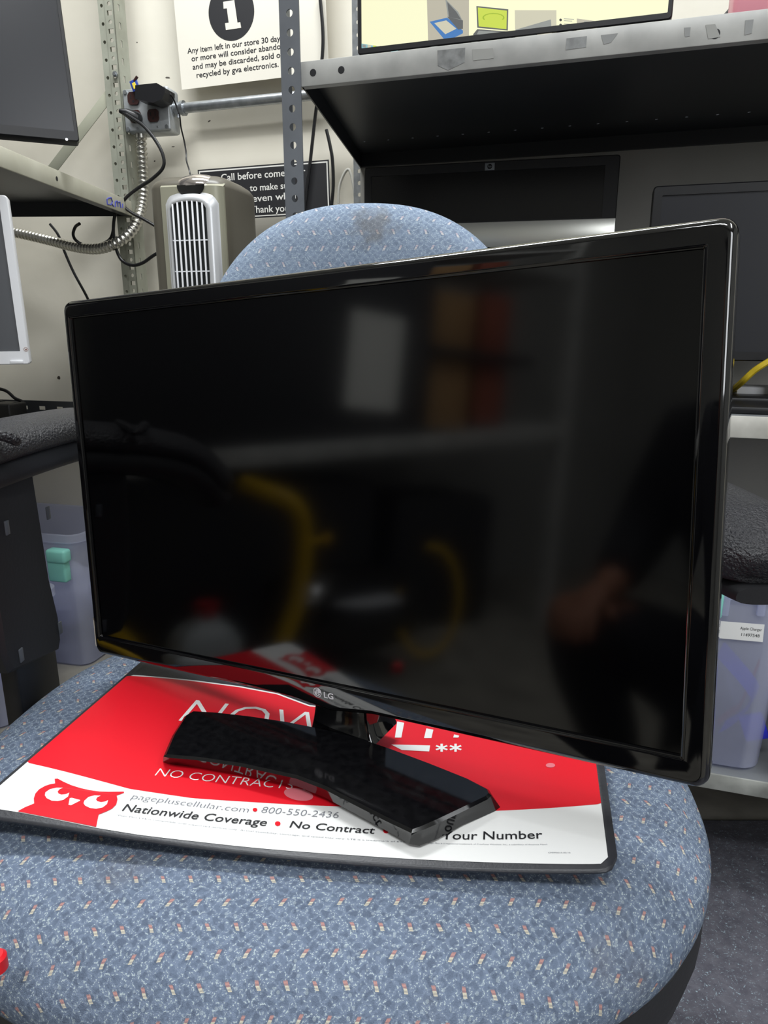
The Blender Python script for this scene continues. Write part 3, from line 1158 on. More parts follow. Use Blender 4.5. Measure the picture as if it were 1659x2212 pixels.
bl = [base_pt(x, y, 0) for x, y in bot]
tl_ = [base_pt(x, y, TB) for x, y in top]
tb = [base_pt(x, y, TB) for x, y in topb]
cen = sum(tl_) / len(tl_)
bb = [V(p[0], p[1], p[2] - TB) + 0.003 * unit(V(p[0] - cen[0], p[1] - cen[1], 0)) for p in tb]
L0 = bl + bb
L1 = tl_ + tb
mc = sum(L1) / len(L1)
L2 = []
nL = len(L1)
for i, p in enumerate(L1):
    t = unit(L1[(i + 1) % nL] - L1[i - 1])
    nrm = np.cross(t, UP)
    L2.append(p - nrm * 0.0022 + V(0, 0, 0.0016))
b = MB()
b.loops([L0, L1, L2])
sb = b.build('stand_base', M_BASEG, mon, smooth=25)
# neck, square to the panel, flaring into the base
b = MB()
loops = []
xl, xr = mloc(686, 1560, -0.018)[0], mloc(793, 1560, -0.018)[0]
nb = atz(690, 1600, ZB + TB)
for t in np.linspace(0, 1, 12):
    z = (ZB + TB - 0.002) * (1 - t) + (ZB + 0.085) * t
    fl = 0.010 * (1 - t) ** 5
    c0 = mp(xl, MHT, -0.018)
    c1 = mp(xr, MHT, -0.018)
    dn = V(EN[0], EN[1], 0)
    fwd = 0.004 * (1 - t) ** 2
    A = [V(c0[0], c0[1], z) + dn * (fwd + fl * 0.3) - V(EX[0], EX[1], 0) * fl * 0.2, V(c1[0], c1[1], z) + dn * (fwd + fl * 0.3) + V(EX[0], EX[1], 0) * fl,
         V(c1[0], c1[1], z) - dn * 0.036 + V(EX[0], EX[1], 0) * fl, V(c0[0], c0[1], z) - dn * 0.036 - V(EX[0], EX[1], 0) * fl * 0.2]
    R4 = []
    for i in range(4):
        p, q, r_ = A[i], A[(i + 1) % 4], A[i - 1]
        R4 += [p + unit(r_ - p) * 0.003, p + unit(r_ - p) * 0.0009 + unit(q - p) * 0.0009, p + unit(q - p) * 0.003]
    loops.append(R4)
b.loops(loops)
b.build('stand_neck', M_BLACKG, mon, smooth=40)

# small red cap at the left of the seat
b = MB()
c = atz(-9, 2080, SEAT_Z - 0.002)
b.tube([c + V(0, 0, -0.004), c + V(0, 0, 0.004), c + V(0, 0, 0.006)], [0.0062, 0.0062, 0.0045], 20)
tag(b.build('plastic_token', mat('red_token_plastic', (220, 30, 40), 0.4)), 'small red plastic token lying at the left front of the blue seat', 'token')

# ------------------------------------------------------------------ right shelving unit
ZS = CAMZ + 0.300
SA, SB, SCc = atz(651, 187, ZS), atz(1659, 83, ZS), atz(779, 364, ZS)
SU = unit(SB - SA)            # along the front
SD = unit(SCc - SA)           # to the back
SN = unit(np.cross(SU, UP))   # out of the front, towards the camera
if SN[1] > 0:
    SN = -SN
SDEPTH = np.linalg.norm(SCc - SA)
SLEN = 1.45


def front(px, py, off=0.0):
    return atplane(px, py, SA + SN * off, SN)


unit_ = thing('steel_shelving', (SA + SU * 0.6 + SD * 0.3) * V(1, 1, 0), 'grey steel shelving unit with a perforated upright behind the blue chair, right of the heater', 'shelving')


def shelf(z, lip, mats, holes=False, hsp=0.047, h0=0.085):
    b = MB()
    t = 0.0015
    o = V(SA[0], SA[1], z)
    # deck
    if holes:
        cells = []
        k = int(SLEN / hsp)
        for i in range(k):
            s0, s1 = i * hsp, (i + 1) * hsp
            cells.append((s0, s1, 0.0, 0.055, ('c', (s0 + s1) / 2, 0.035, 0.0032)))
            cells.append((s0, s1, 0.055, SDEPTH - 0.14, None))
            cells.append((s0, s1, SDEPTH - 0.14, SDEPTH, ('c', (s0 + s1) / 2, SDEPTH - 0.10, 0.0026)))
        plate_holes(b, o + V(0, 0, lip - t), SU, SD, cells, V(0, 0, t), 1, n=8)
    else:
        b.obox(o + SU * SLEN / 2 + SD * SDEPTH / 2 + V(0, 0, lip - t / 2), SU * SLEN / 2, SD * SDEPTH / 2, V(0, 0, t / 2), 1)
    # lips, with a rounded top edge at the front
    b.rbox(o + SU * SLEN / 2 + V(0, 0, lip / 2), SU * SLEN / 2, SD * 0.0018, V(0, 0, lip / 2 + 0.001), 0.0012, 2, 0)
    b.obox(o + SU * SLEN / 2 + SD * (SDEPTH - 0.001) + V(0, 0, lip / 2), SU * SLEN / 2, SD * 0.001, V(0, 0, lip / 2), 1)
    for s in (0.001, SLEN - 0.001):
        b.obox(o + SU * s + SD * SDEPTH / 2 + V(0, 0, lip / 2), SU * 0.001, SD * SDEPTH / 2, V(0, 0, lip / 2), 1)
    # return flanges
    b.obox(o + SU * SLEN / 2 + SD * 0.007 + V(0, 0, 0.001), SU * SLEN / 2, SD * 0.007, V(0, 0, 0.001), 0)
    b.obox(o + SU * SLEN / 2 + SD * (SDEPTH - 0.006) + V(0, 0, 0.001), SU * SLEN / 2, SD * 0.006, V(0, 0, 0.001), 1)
    return b.build('shelf_board', mats, unit_, smooth=30)


LIP = front(651, 136)[2] - SA[2]
print('lip', LIP, 'SLEN', SLEN, 'depth', SDEPTH, 'SA', SA, 'SB', SB, 'SC', SCc)
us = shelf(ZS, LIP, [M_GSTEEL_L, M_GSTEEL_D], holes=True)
# bolt holes and torn tape on the front lip
for k, (px, py, r) in enumerate(((676, 157, 0.0036), (737, 151, 0.0036), (1545, 73, 0.0042))):
    b = MB()
    c = front(px, py, 0.0021)
    disc(b, c, SU, UP, r, 18)
    disc(b, c - SN * 0.0001, SU, UP, r * 1.25, 18)
    q = b.build('bolt_hole', M_INK, us, smooth=0)
M_TAPES = [mat('silver_tape', (176, 178, 178), 0.25, metal=0.5, noise=(90, (120, 120, 120), 0.8)), mat('dull_tape', (140, 141, 140), 0.5), mat('clear_tape_remnant', (160, 160, 156), 0.3)]
for k, poly in enumerate((((945, 109), (1005, 103), (1003, 135), (968, 152), (946, 142)), ((1020, 107), (1065, 104), (1066, 126), (1022, 131)),
                          ((1224, 83), (1268, 78), (1266, 102), (1222, 108)), ((1298, 76), (1335, 72), (1320, 92), (1304, 96)),
                          ((1478, 60), (1492, 59), (1490, 78), (1480, 80)), ((1524, 54), (1545, 52), (1556, 80), (1530, 84)), ((1610, 44), (1628, 42), (1624, 72), (1608, 76)))):
    b = MB()
    b.prism([front(x, y, 0.0020) for x, y in poly], -SN * -0.0003)
    b.build('tape', M_TAPES[(0, 2, 0, 1, 1, 2, 1)[k]], us, smooth=0)
zl = front(1620, 945)[2]
LIP2 = front(1620, 901)[2] - zl
print('lower shelf', zl, LIP2)
shelf(zl, LIP2, [mat('pale_worn_steel_lip', (206, 204, 196), 0.4, noise=(30, (150, 148, 140), 0.6)), M_GSTEEL])
zb_ = front(1600, 1713)[2]
LIP3 = front(1600, 1682)[2] - zb_
print('bottom shelf', zb_, LIP3)
shelf(zb_, LIP3, [mat('chipped_grey_lip', (176, 178, 172), 0.45, noise=(24, (104, 104, 100), 0.8)), M_GSTEEL])


b = MB()
for z0_, z1_ in ((zb_ + LIP3, zl), (zl + LIP2, ZS)):
    q0 = V(SA[0], SA[1], (z0_ + z1_) / 2) + SD * (SDEPTH - 0.004)
    b = MB()
    b.obox(q0 + SU * SLEN / 2, SU * SLEN / 2, SD * 0.001, UP * (z1_ - z0_) / 2)
    b.build('back_panel', M_BACKP, unit_, smooth=0)


def angle_post(name, base, es, width, ed, depth, z0, z1, zh0, pitch, rad, m, parent, side=-1, th=0.002):
    """L-section upright with a row of round holes on the face"""
    b = MB()
    cells = []
    k0 = int((zh0 - z0) / pitch)
    zc = zh0 - k0 * pitch
    t0 = z0
    while zc + pitch / 2 < z1:
        t1 = zc + pitch / 2
        cells.append((0, width, t0, t1, ('c', width * 0.52, zc, rad)))
        t0 = t1
        zc += pitch
    cells.append((0, width, t0, z1, None))
    plate_holes(b, V(base[0], base[1], 0), es, UP, cells, ed * th, 0, 12)
    s = 0.0 if side < 0 else width - th
    b.obox(V(base[0], base[1], (z0 + z1) / 2) + es * (s + th / 2) + ed * (depth / 2 + th), es * th / 2, ed * depth / 2, UP * (z1 - z0) / 2)
    return b.build(name, m, parent, smooth=30)


pl0, pr0 = front(610, 250, 0.004), front(651.5, 250, 0.004)
zA, zB2 = front(626, 28, 0.004)[2], front(637, 429, 0.004)[2]
pitch = (zA - zB2) / 10
M_POST = mat('blue_grey_upright_steel', (112, 116, 122), 0.45, noise=(30, (92, 95, 100), 0.5))
p_ = angle_post('upright', pl0, SU, (pr0 - pl0) @ SU, -SN, 0.028, 0.0, 1.95, zA, pitch, 0.0047, M_POST, unit_)
rp = SCc + SU * -0.016
angle_post('upright', rp + SD * 0.003, SU, 0.024, -SN, 0.02, 0.0, 1.95, zA, pitch, 0.004, M_GALV, unit_)
fr_ = SA + SU * (SLEN + 0.002)
angle_post('upright', fr_, SU, 0.03, -SN, 0.028, 0.0, 1.95, zA, pitch, 0.0047, M_POST, unit_)
angle_post('upright', fr_ + SD * SDEPTH, SU, 0.03, -SN, 0.02, 0.0, 1.95, zA, pitch, 0.0047, M_POST, unit_)


def panel_monitor(name, label, O, eu, ev, W, H, th, bez, m_bez, m_scr, cat='monitor', base_z=None, bot=None, bot_mat=None, neck_in=0.5, neckmat=None, group=None):
    """flat display: O upper-left front corner, eu right, ev down"""
    en = -np.cross(eu, ev)
    t = thing(name, O + eu * W / 2 + ev * H if base_z is None else V(*(O + eu * W * neck_in)[:2], base_z), label, cat, group)
    q = lambda x, y, d=0.0: O + eu * x + ev * y + en * d
    L, R, T, B_ = bez
    b = MB()
    loops = []
    for ins, d, r in ((0.003, -th, 0.004), (0, -th + 0.003, 0.005), (0, -0.002, 0.005), (0.0016, 0, 0.004)):
        loops.append([q(x, y, d) for x, y in rr_loop(ins, W - ins, ins, H - ins, r, 3, 4)])
    loops.append([q(x, y, 0) for x, y in rr_loop(L, W - R, T, H - B_, 0.0012, 3, 4)])
    loops.append([q(x, y, -0.0025) for x, y in rr_loop(L, W - R, T, H - B_, 0.0012, 3, 4)])
    b.loops(loops, cap0=True, cap1=False)
    fr = b.build('frame', m_bez, t, smooth=40)
    b = MB()
    b.add([q(x, y, -0.0022) for x, y in ((L - .001, T - .001), (W - R + .001, T - .001), (W - R + .001, H - B_ + .001), (L - .001, H - B_ + .001))], [(0, 1, 2, 3)])
    b.build('display', m_scr, t, smooth=0)
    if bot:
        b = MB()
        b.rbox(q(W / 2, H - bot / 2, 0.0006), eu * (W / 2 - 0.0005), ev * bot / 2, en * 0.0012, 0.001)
        b.build('reflection_strip', bot_mat, t)  # pale strip standing for a blurred reflection low on the screen
    if base_z is not None:
        nc = q(W * neck_in, H * 0.6, -th - 0.012)
        b = MB()
        zt_ = nc[2]
        b.rbox(V(nc[0], nc[1], (zt_ + base_z + 0.008) / 2), eu * 0.035, unit(V(en[0], en[1], 0)) * 0.011, UP * (zt_ - base_z - 0.008) / 2, 0.004)
        b.build('stand_neck', neckmat or M_BLACK, t)
        b = MB()
        cb = V(nc[0], nc[1], base_z + 0.005) + unit(V(en[0], en[1], 0)) * 0.03
        b.rbox(cb, unit(V(eu[0], eu[1], 0)) * 0.12, unit(V(en[0], en[1], 0)) * 0.085, UP * 0.005, 0.004)
        b.build('stand_base', neckmat or M_BLACK, t)
    return t, q


# monitor under the upper shelf, standing on the middle shelf at the back
PN = WN
po = SCc - SD * 0.14
a, c = atplane(786, 352, po, PN), atplane(1338, 340, po, PN)
eu = WU
O = atplane(786, 362, po, PN)
Wd = (atplane(1336, 400, po, PN) - O) @ WU
Ht = O[2] - atplane(1150, 532, po, PN)[2]
zmid = zl + LIP2
t, q = panel_monitor('wide_monitor', 'black wide monitor with pale painted reflection strip under the shelf, behind the blue chair back', O, WU, V(0, 0, -1), Wd, Ht, 0.035, (0.014, 0.024, 0.016, 0.045), M_BLACK, M_DISP,
                     base_z=zmid, bot=0.043, bot_mat=mat('pale_screen_reflection', (236, 236, 228), 0.28, metal=0.6))  # bright reflection along the screen bottom, put in as pale colour
b = MB()
c = atplane(1058, 360, po, PN) + PN * 0.0008
b.rbox(c, WU * 0.0085, UP * 0.006, PN * 0.0006, 0.0005)
e = c + PN * 0.0008
M_BADGE = mat('dull_badge', (128, 132, 136), 0.4)
lb = b.build('badge', M_BADGE, t)
b = MB()
disc(b, e, WU, UP, 0.0042, 20)
put_text(b, 'hp', e - WU * 0.0030 - UP * 0.0014 + PN * 0.0003, WU, UP, 0.0042, mi=1, width=0.006, shear=0.2)
b.build('badge_mark', [M_DISP, M_BADGE], lb, smooth=0)

# flat black monitor at the right, on the middle shelf
pm0 = SA - SN * 0.10
O = atplane(1412, 402, pm0, SN)
Ht = O[2] - atplane(1600, 780, pm0, SN)[2]
Wd = 0.45
t, q = panel_monitor('flat_monitor', 'matte black flat monitor on the middle shelf, partly outside the right edge', O, SU, V(0, 0, -1), Wd, Ht, 0.03, (0.012, 0.012, 0.012, 0.012), M_BLACK, mat('matte_dark_panel', (36, 37, 42), 0.35), base_z=zmid, neck_in=0.5)
# things under it
b = MB()
b.tube(smooth_path([atz(1578, 846, zmid + 0.012), atplane(1600, 828, pm0, SN), atplane(1630, 800, pm0 + V(0, -0.02, 0), SN), atplane(1668, 776, pm0 + V(0, -0.02, 0), SN)], 6), 0.0042, 8)
tag(b.build('yellow_cable', mat('yellow_cable_sheath', (206, 178, 40), 0.45)), 'yellow cable under the flat black monitor on the right shelf', 'cable')
b = MB()
c = atz(1635, 858, zmid + 0.012)
b.rbox(V(c[0], c[1], zmid + 0.007) + SU * 0.03, SU * 0.075, SN * 0.03, UP * 0.007, 0.004)
tag(b.build('flat_black_case', M_BLACK), 'flat black plastic case on the middle shelf below the flat black monitor', 'case')
b = MB()
c = atz(1650, 846, zmid + 0.02) - SN * 0.05
b.rbox(V(c[0], c[1], zmid + 0.012), SU * 0.03, SN * 0.02, UP * 0.012, 0.003)
tag(b.build('white_adapter', M_WPLAST), 'small white adapter behind the flat black case on the middle shelf', 'adapter')

# lit display on the upper shelf
pl = SA - SN * 0.12
O0 = atplane(772, 119, pl, SN)
Wd = (atplane(1450, 60, pl, SN) - O0) @ SU
Ht = 0.30
M_LIT = mat('lit_display', (10, 10, 10), 0.3, emit=((252, 251, 210), 1.0))
O = O0 + V(0, 0, Ht)
tilt = unit(V(0, 0, -1) + SU * 0.0)
t, q = panel_monitor('lit_monitor', 'switched-on monitor showing laptop pictures on the top right shelf', O, SU, tilt, Wd, Ht, 0.03, (0.006, 0.006, 0.010, 0.008), M_BLACK, M_LIT, base_z=ZS + LIP)


def scr(px, py, d=-0.0020):
    p0 = O + (-np.cross(SU, tilt)) * d
    return atplane(px, py, p0, -np.cross(SU, tilt))


def emis(name, rgb, s=0.8):
    return mat(name, (8, 8, 8), 0.4, emit=(rgb, s))


LM = [emis('picture_grey', (206, 200, 180)), emis('picture_dark', (104, 106, 106)), emis('picture_blue', (74, 136, 206)), emis('picture_green', (222, 240, 84)), emis('picture_silver', (160, 164, 160)),
      emis('picture_taskbar', (150, 206, 214)), emis('picture_ink', (60, 60, 60)), emis('picture_deepgreen', (176, 204, 50)), emis('picture_pale', (226, 222, 196))]
b = MB()


def spoly(pts, mi, d):
    b.add([scr(x, y, d) for x, y in pts], [tuple(range(len(pts)))], mi)


spoly([(922, -8), (1013, -8), (1013, 92), (925, 98)], 0, -0.0018)
spoly([(962, -2), (990, 26), (1000, 46), (968, 40)], 4, -0.0016)
spoly([(966, 4), (986, 26), (996, 42), (970, 37)], 1, -0.0014)
spoly([(928, 47), (966, 38), (1000, 66), (1000, 72), (968, 88), (962, 88)], 2, -0.0016)
spoly([(938, 50), (964, 44), (986, 62), (962, 74)], 8, -0.0014)
spoly([(966, 36), (1000, 44), (1000, 62), (990, 64)], 1, -0.0012)
spoly([(1029, 13), (1098, 20), (1097, 66), (1031, 60)], 1, -0.0016)
spoly([(1032, 16), (1095, 23), (1094, 63), (1034, 57)], 3, -0.0014)
for k in range(10):
    a0, a1 = math.radians(150 + 24 * k), math.radians(150 + 24 * (k + 1))
    spoly([(1066 + 24 * math.cos(a0), 38 + 10 * math.sin(a0)), (1066 + 24 * math.cos(a1), 38 + 10 * math.sin(a1)), (1066 + 21 * math.cos(a1), 38 + 8 * math.sin(a1)), (1066 + 21 * math.cos(a0), 38 + 8 * math.sin(a0))], 7, -0.0012)
spoly([(1031, 63), (1096, 68), (1105, 80), (1104, 85), (1024, 80), (1022, 74)], 1, -0.0015)
spoly([(1034, 66), (1092, 70), (1098, 78), (1030, 74)], 4, -0.0013)
spoly([(1112, 22), (1202, 22), (1202, 82), (1113, 88)], 8, -0.0018)
spoly([(1114, 64), (1190, 42), (1192, 74), (1120, 86)], 4, -0.0016)
spoly([(1160, 72), (1192, 62), (1192, 78), (1162, 84)], 0, -0.0014)
spoly([(1246, 40), (1290, 46), (1290, 74), (1246, 78)], 0, -0.0018)
spoly([(1262, 46), (1274, 47), (1274, 74), (1262, 76)], 4, -0.0016)
for k in range(4):
    y = 43 + k * 11
    n_ = 10
    spoly([(1211 + 3 * math.cos(2 * math.pi * j / n_), y + 3 * math.sin(2 * math.pi * j / n_)) for j in range(n_)], 6, -0.0016)
    for r_ in (0, 4):
        spoly([(1218, y - 3 + r_), (1240 - r_, y - 2 + r_), (1240 - r_, y - 0.8 + r_), (1218, y - 1.8 + r_)], 4, -0.0016)
for x, y, w_ in ((924, 100, 22), (1018, 90, 26), (1018, 95, 18), (1018, 86, 14)):
    spoly([(x, y), (x + w_, y), (x + w_, y + 1.6), (x, y + 1.6)], 4, -0.0016)
spoly([(775, 93), (860, 108), (860, 113), (775, 104)], 5, -0.0016)
for k, (x, mi) in enumerate(((783, 4), (794, 8), (806, 3), (821, 0))):
    spoly([(x, 96 + k), (x + 7, 97 + k), (x + 7, 103 + k), (x, 102 + k)], mi, -0.0012)
b.build('screen_picture', LM, t, smooth=0)

# pink packet at the far right of the top shelf
b = MB()
c = atplane(1625, 20, SA - SN * 0.12, SN)
b.rbox(V(c[0], c[1], ZS + LIP + 0.05) + SU * 0.02, SU * 0.045, SN * 0.03, UP * 0.05, 0.006, 3)
tag(b.build('pink_packet', mat('pink_plastic', (214, 138, 150), 0.4)), 'pink packet on the top right shelf beside the lit monitor', 'packet')

# plastic bins ----------------------------------------------------
M_BIN = bpy.data.materials.new('translucent_blue_tub')
M_BIN.use_nodes = True
nt = M_BIN.node_tree
pb = nt.nodes['Principled BSDF']
pb.inputs['Base Color'].default_value = (*lin((242, 244, 252)), 1)
pb.inputs['Roughness'].default_value = 0.3
tr = nt.nodes.new('ShaderNodeBsdfTranslucent')
tr.inputs[0].default_value = (*lin((228, 232, 250)), 1)
tp = nt.nodes.new('ShaderNodeBsdfTransparent')
tp.inputs[0].default_value = (*lin((236, 238, 250)), 1)
m1, m2 = nt.nodes.new('ShaderNodeMixShader'), nt.nodes.new('ShaderNodeMixShader')
m1.inputs[0].default_value = 0.45
m2.inputs[0].default_value = 0.64
nt.links.new(pb.outputs[0], m1.inputs[1])
nt.links.new(tr.outputs[0], m1.inputs[2])
nt.links.new(m1.outputs[0], m2.inputs[1])
nt.links.new(tp.outputs[0], m2.inputs[2])
nt.links.new(m2.outputs[0], nt.nodes['Material Output'].inputs[0])
M_AQUA = mat('turquoise_latch', (140, 214, 200), 0.4)


def bin_(name, label, c, eu, ev, hw, hd, h, taper=0.94, latches=(), group=None):
    """tub: c centre of the base, eu/ev horizontal axes, half sizes at the rim, height"""
    t = thing(name, c, label, 'storage bin', group)
    b = MB()
    loops = []

    def lp(sx, sy, z, r):
        return [c + eu * x + ev * y + UP * z for x, y in rr_loop(-sx, sx, -sy, sy, r, 4, 5)]
    tw, td = hw * taper, hd * taper
    for f, z in ((0.96, 0.0), (1.0, 0.006)):
        loops.append(lp(tw * f, td * f, z, 0.03))
    loops.append(lp(hw, hd, h - 0.018, 0.03))
    loops.append(lp(hw + 0.007, hd + 0.007, h - 0.018, 0.034))
    loops.append(lp(hw + 0.007, hd + 0.007, h, 0.034))
    loops.append(lp(hw - 0.003, hd - 0.003, h, 0.028))
    loops.append(lp(tw - 0.003, td - 0.003, 0.004, 0.028))
    b.loops(loops)
    tub = b.build('tub', M_BIN, t, smooth=50)
    for k, (x, y, ax_) in enumerate(latches):
        q = MB()
        n_ = ev * (1 if y > 0 else -1) if ax_ == 'y' else eu * (1 if x > 0 else -1)
        s_ = eu if ax_ == 'y' else ev
        p = c + eu * x + ev * y + UP * (h - 0.028) + n_ * 0.012
        q.rbox(p + UP * 0.016, s_ * 0.022, n_ * 0.012, UP * 0.012, 0.006, 3)
        q.rbox(p - UP * 0.008, s_ * 0.020, n_ * 0.010, UP * 0.016, 0.004, 3)
        q.build('latch', M_AQUA, t)
    return t


zbs = zb_ + LIP3
c_r = atz(1640, 1672, zbs)
bw, bd, bh = 0.17, 0.19, atplane(1600, 1260, c_r, SN)[2] - zbs
cR = c_r - SU * (bw * 0.94) - SN * (bd * 0.94)
tR = bin_('storage_bin', 'translucent bin with a white label on the bottom shelf at right', cR, SU, SN, bw, bd, bh, 0.95)
fc = lambda px, py, off=0.002: atplane(px, py, cR + SN * (bd + off), SN)
b = MB()
for px in (1568, 1646):
    b = MB()
    b.rbox(fc(px, 1306, 0.004), SU * 0.005, SN * 0.003, UP * 0.016, 0.002)
    b.build('rib', M_BIN, tR)
b = MB()
c1 = fc(1559, 1300, 0.006)
b.rbox(c1 - SU * 0.004, SU * 0.006, SN * 0.006, UP * 0.024, 0.004)
b.build('latch', M_AQUA, tR)
b = MB()
lc = fc(1602, 1364, 0.001)
le = unit(SU + UP * 0.035)
lu = unit(np.cross(le, -SN))
if lu[2] < 0:
    lu = -lu
b.prism([lc + le * x * 0.0265 + lu * y * 0.0125 for x, y in ((-1, -1), (1, -1), (1, 1), (-1, 1))], SN * 0.0004, 0)
put_text(b, 'Apple Charger', lc - le * 0.002 + lu * 0.003 + SN * 0.0007, le, lu, 0.0042, 1, width=0.026)
put_text(b, '11497548', lc + le * 0.0 - lu * 0.0062 + SN * 0.0007, le, lu, 0.0046, 1, width=0.022)
o = b.build('label_sticker', [M_PWHITE, M_INK], tR, smooth=0)
o['label'] = 'white printed label'
# contents of the right bin
M_BAG = bpy.data.materials.new('crumpled_clear_bag')
M_BAG.use_nodes = True
nt = M_BAG.node_tree
pb = nt.nodes['Principled BSDF']
pb.inputs['Base Color'].default_value = (0.80, 0.82, 0.90, 1)
pb.inputs['Roughness'].default_value = 0.2
tp = nt.nodes.new('ShaderNodeBsdfTransparent')
mm = nt.nodes.new('ShaderNodeMixShader')
mm.inputs[0].default_value = 0.55
nt.links.new(pb.outputs[0], mm.inputs[1])
nt.links.new(tp.outputs[0], mm.inputs[2])
nt.links.new(mm.outputs[0], nt.nodes['Material Output'].inputs[0])


def blob(name, c, r, m, seed, amp=0.35, freq=9, label='', cat='bag', group=None, sub=4):
    bm = bmesh.new()
    bmesh.ops.create_icosphere(bm, subdivisions=sub, radius=1)
    mb = MB()
    vs = []
    for v in bm.verts:
        d = v.co.normalized()
        k = 1 + amp * mnoise.ridged_multi_fractal(d * freq * 0.2 + Vector((seed, seed * 2, 0)), 1.0, 2.0, 4, 0.8, 2.0) * 0.4 - amp * 0.3
        vs.append(V(*c) + V(d.x * r[0], d.y * r[1], d.z * r[2]) * k)
    mb.add(vs, [tuple(x.index for x in f.verts) for f in bm.faces])
    bm.free()
    o = mb.build(name, m, smooth=180)
    if label:
        tag(o, label, cat, group)
    return o


bi = lambda px, py, d: atplane(px, py, cR + SN * (bd - d), SN)
M_BLUE = mat('blue_tape', (52, 58, 206), 0.4)
b = MB()


def ribbon(mb, pts, wvec, th, mi=0):
    P = smooth_path(pts, 8)
    L = []
    for i, p in enumerate(P):
        t_ = unit(P[min(i + 1, len(P) - 1)] - P[max(i - 1, 0)])
        w = np.asarray(wvec, float)
        n_ = unit(np.cross(t_, w))
        L.append([p - w + n_ * th, p + w + n_ * th, p + w - n_ * th, p - w - n_ * th])
    mb.loops(L, mi)


ribbon(b, [bi(1556, 1402, .04), bi(1590, 1440, .04), bi(1622, 1480, .045), bi(1628, 1505, .06), bi(1600, 1545, .065), bi(1560, 1570, .07)], (SU * 0.3 + UP * 0.9) * 0.013, 0.0012)
tag(b.build('blue_strip', M_BLUE), 'bent blue strip inside the translucent right bin', 'strip')
b = MB()
b.rbox(bi(1628, 1570, .045), unit(SU + UP * 0.4) * 0.016, unit(UP - SU * 0.4) * 0.02, SN * 0.004, 0.002)
tag(b.build('blue_card', M_BLUE), 'small blue card low in the translucent right bin', 'card')
b = MB()
ribbon(b, [bi(1550, 1560, .09), bi(1575, 1540, .09), bi(1600, 1520, .09), bi(1640, 1430, .10)], UP * 0.006, 0.001)
tag(b.build('red_strip', mat('faded_red_strip', (170, 60, 90), 0.5)), 'faded red strip behind the blue strip inside the right bin', 'strip')
blob('clear_bag', cR + UP * 0.15 + SN * 0.0 + SU * 0.03, (0.09, 0.085, 0.11), M_BAG, 3.0, 0.8, 14, 'crumpled clear plastic bag filling the translucent right bin', 'bag')
# dark case right of the bin
b = MB()
p = c_r + SU * 0.05
b.rbox(V(p[0], p[1], zbs + 0.06) - SN * 0.05 + SU * 0.06, SU * 0.07, SN * 0.08, UP * 0.06, 0.01, 3)
tag(b.build('black_case', M_BLACK), 'black case on the bottom shelf right of the labelled bin', 'case')

# bins at the left, on the floor
P1 = atz(192, 1446, 0.0)
hL = atplane(185, 1160, P1, WN)[2]
cL = V(P1[0], P1[1], 0) - WU * 0.22 - WN * 0.12
tL = bin_('storage_bin', 'translucent bin with turquoise latch on the floor behind the left armrest', cL, WU, WN, 0.225, 0.12, hL, 0.95)
b = MB()
lp_ = lambda px, py, off: atplane(px, py, cL + WN * (0.12 + off), WN)
p = lp_(126, 1200, 0.016)
b.rbox(p, WU * 0.026, WN * 0.014, UP * 0.016, 0.007, 3)
b.rbox(lp_(128, 1232, 0.014), WU * 0.024, WN * 0.011, UP * 0.026, 0.005, 3)
b.build('latch', M_AQUA, tL)
b = MB()
P2 = atz(52, 1592, 0.0)
tL2 = bin_('storage_bin', 'translucent bin on the floor in front of the latched bin, behind the black arm post', V(P2[0], P2[1], 0) - WU * 0.245 - WN * 0.10, WU, WN, 0.20, 0.10, 0.25, 0.95)
blob('blue_bundle', V(P2[0], P2[1], 0.115) - WU * 0.13 - WN * 0.10, (0.045, 0.05, 0.07), M_BLUE, 8.0, 0.5, 9, 'blue bundle inside the front translucent bin at left', 'bundle')
blob('white_bundle', cL + UP * 0.13, (0.17, 0.08, 0.10), mat('pale_bundle', (214, 216, 226), 0.6), 5.0, 0.5, 8, 'pale bundle inside the latched translucent bin at left', 'bundle')

# ------------------------------------------------------------------ left shelving unit
pw = wall(245, 300, 0.05)
LP = lambda px, py, off=0.0: atplane(px, py, pw + WN * off, WN)
ZL = LP(285, 467)[2]
LA, LB = atz(0, 360, ZL), atz(286, 467, ZL)
LU = unit(LB - LA)              # along the lip, away from the camera
LNR = V(LU[1], -LU[0], 0)       # out of the lip, to the right
LLIP = LP(245, 420)[2] - LP(245, 452)[2]
print('left shelf', ZL, LA, LB, LLIP)
lun = thing('steel_rack', V(LB[0], LB[1], 0), 'olive-grey slotted steel rack in the left corner carrying the hanging shelves', 'shelving')


def lshelf(name, z, lip, p0, p1, mats, ret=True, width=0.6):
    b = MB()
    L = p1 - p0
    o = (p0 + p1) / 2
    o = V(o[0], o[1], 0)
    b.rbox(o + UP * (z + lip / 2) - LNR * 0.001, (p1 - p0) / 2 * V(1, 1, 0), LNR * 0.0018, UP * lip / 2, 0.0012, 2, 0)
    b.obox(o + UP * (z + lip - 0.001) - LNR * width / 2, (p1 - p0) / 2 * V(1, 1, 0), LNR * width / 2, UP * 0.0008, 1)
    if ret:
        b.obox(o + UP * (z + 0.001) - LNR * 0.010, (p1 - p0) / 2 * V(1, 1, 0), LNR * 0.010, UP * 0.0008, 1)
    e = V(p1[0], p1[1], 0)
    b.obox(e + UP * (z + lip / 2) - LNR * width / 2, LU * 0.001, LNR * width / 2, UP * lip / 2, 1)
    return b.build(name, mats, lun, smooth=30)


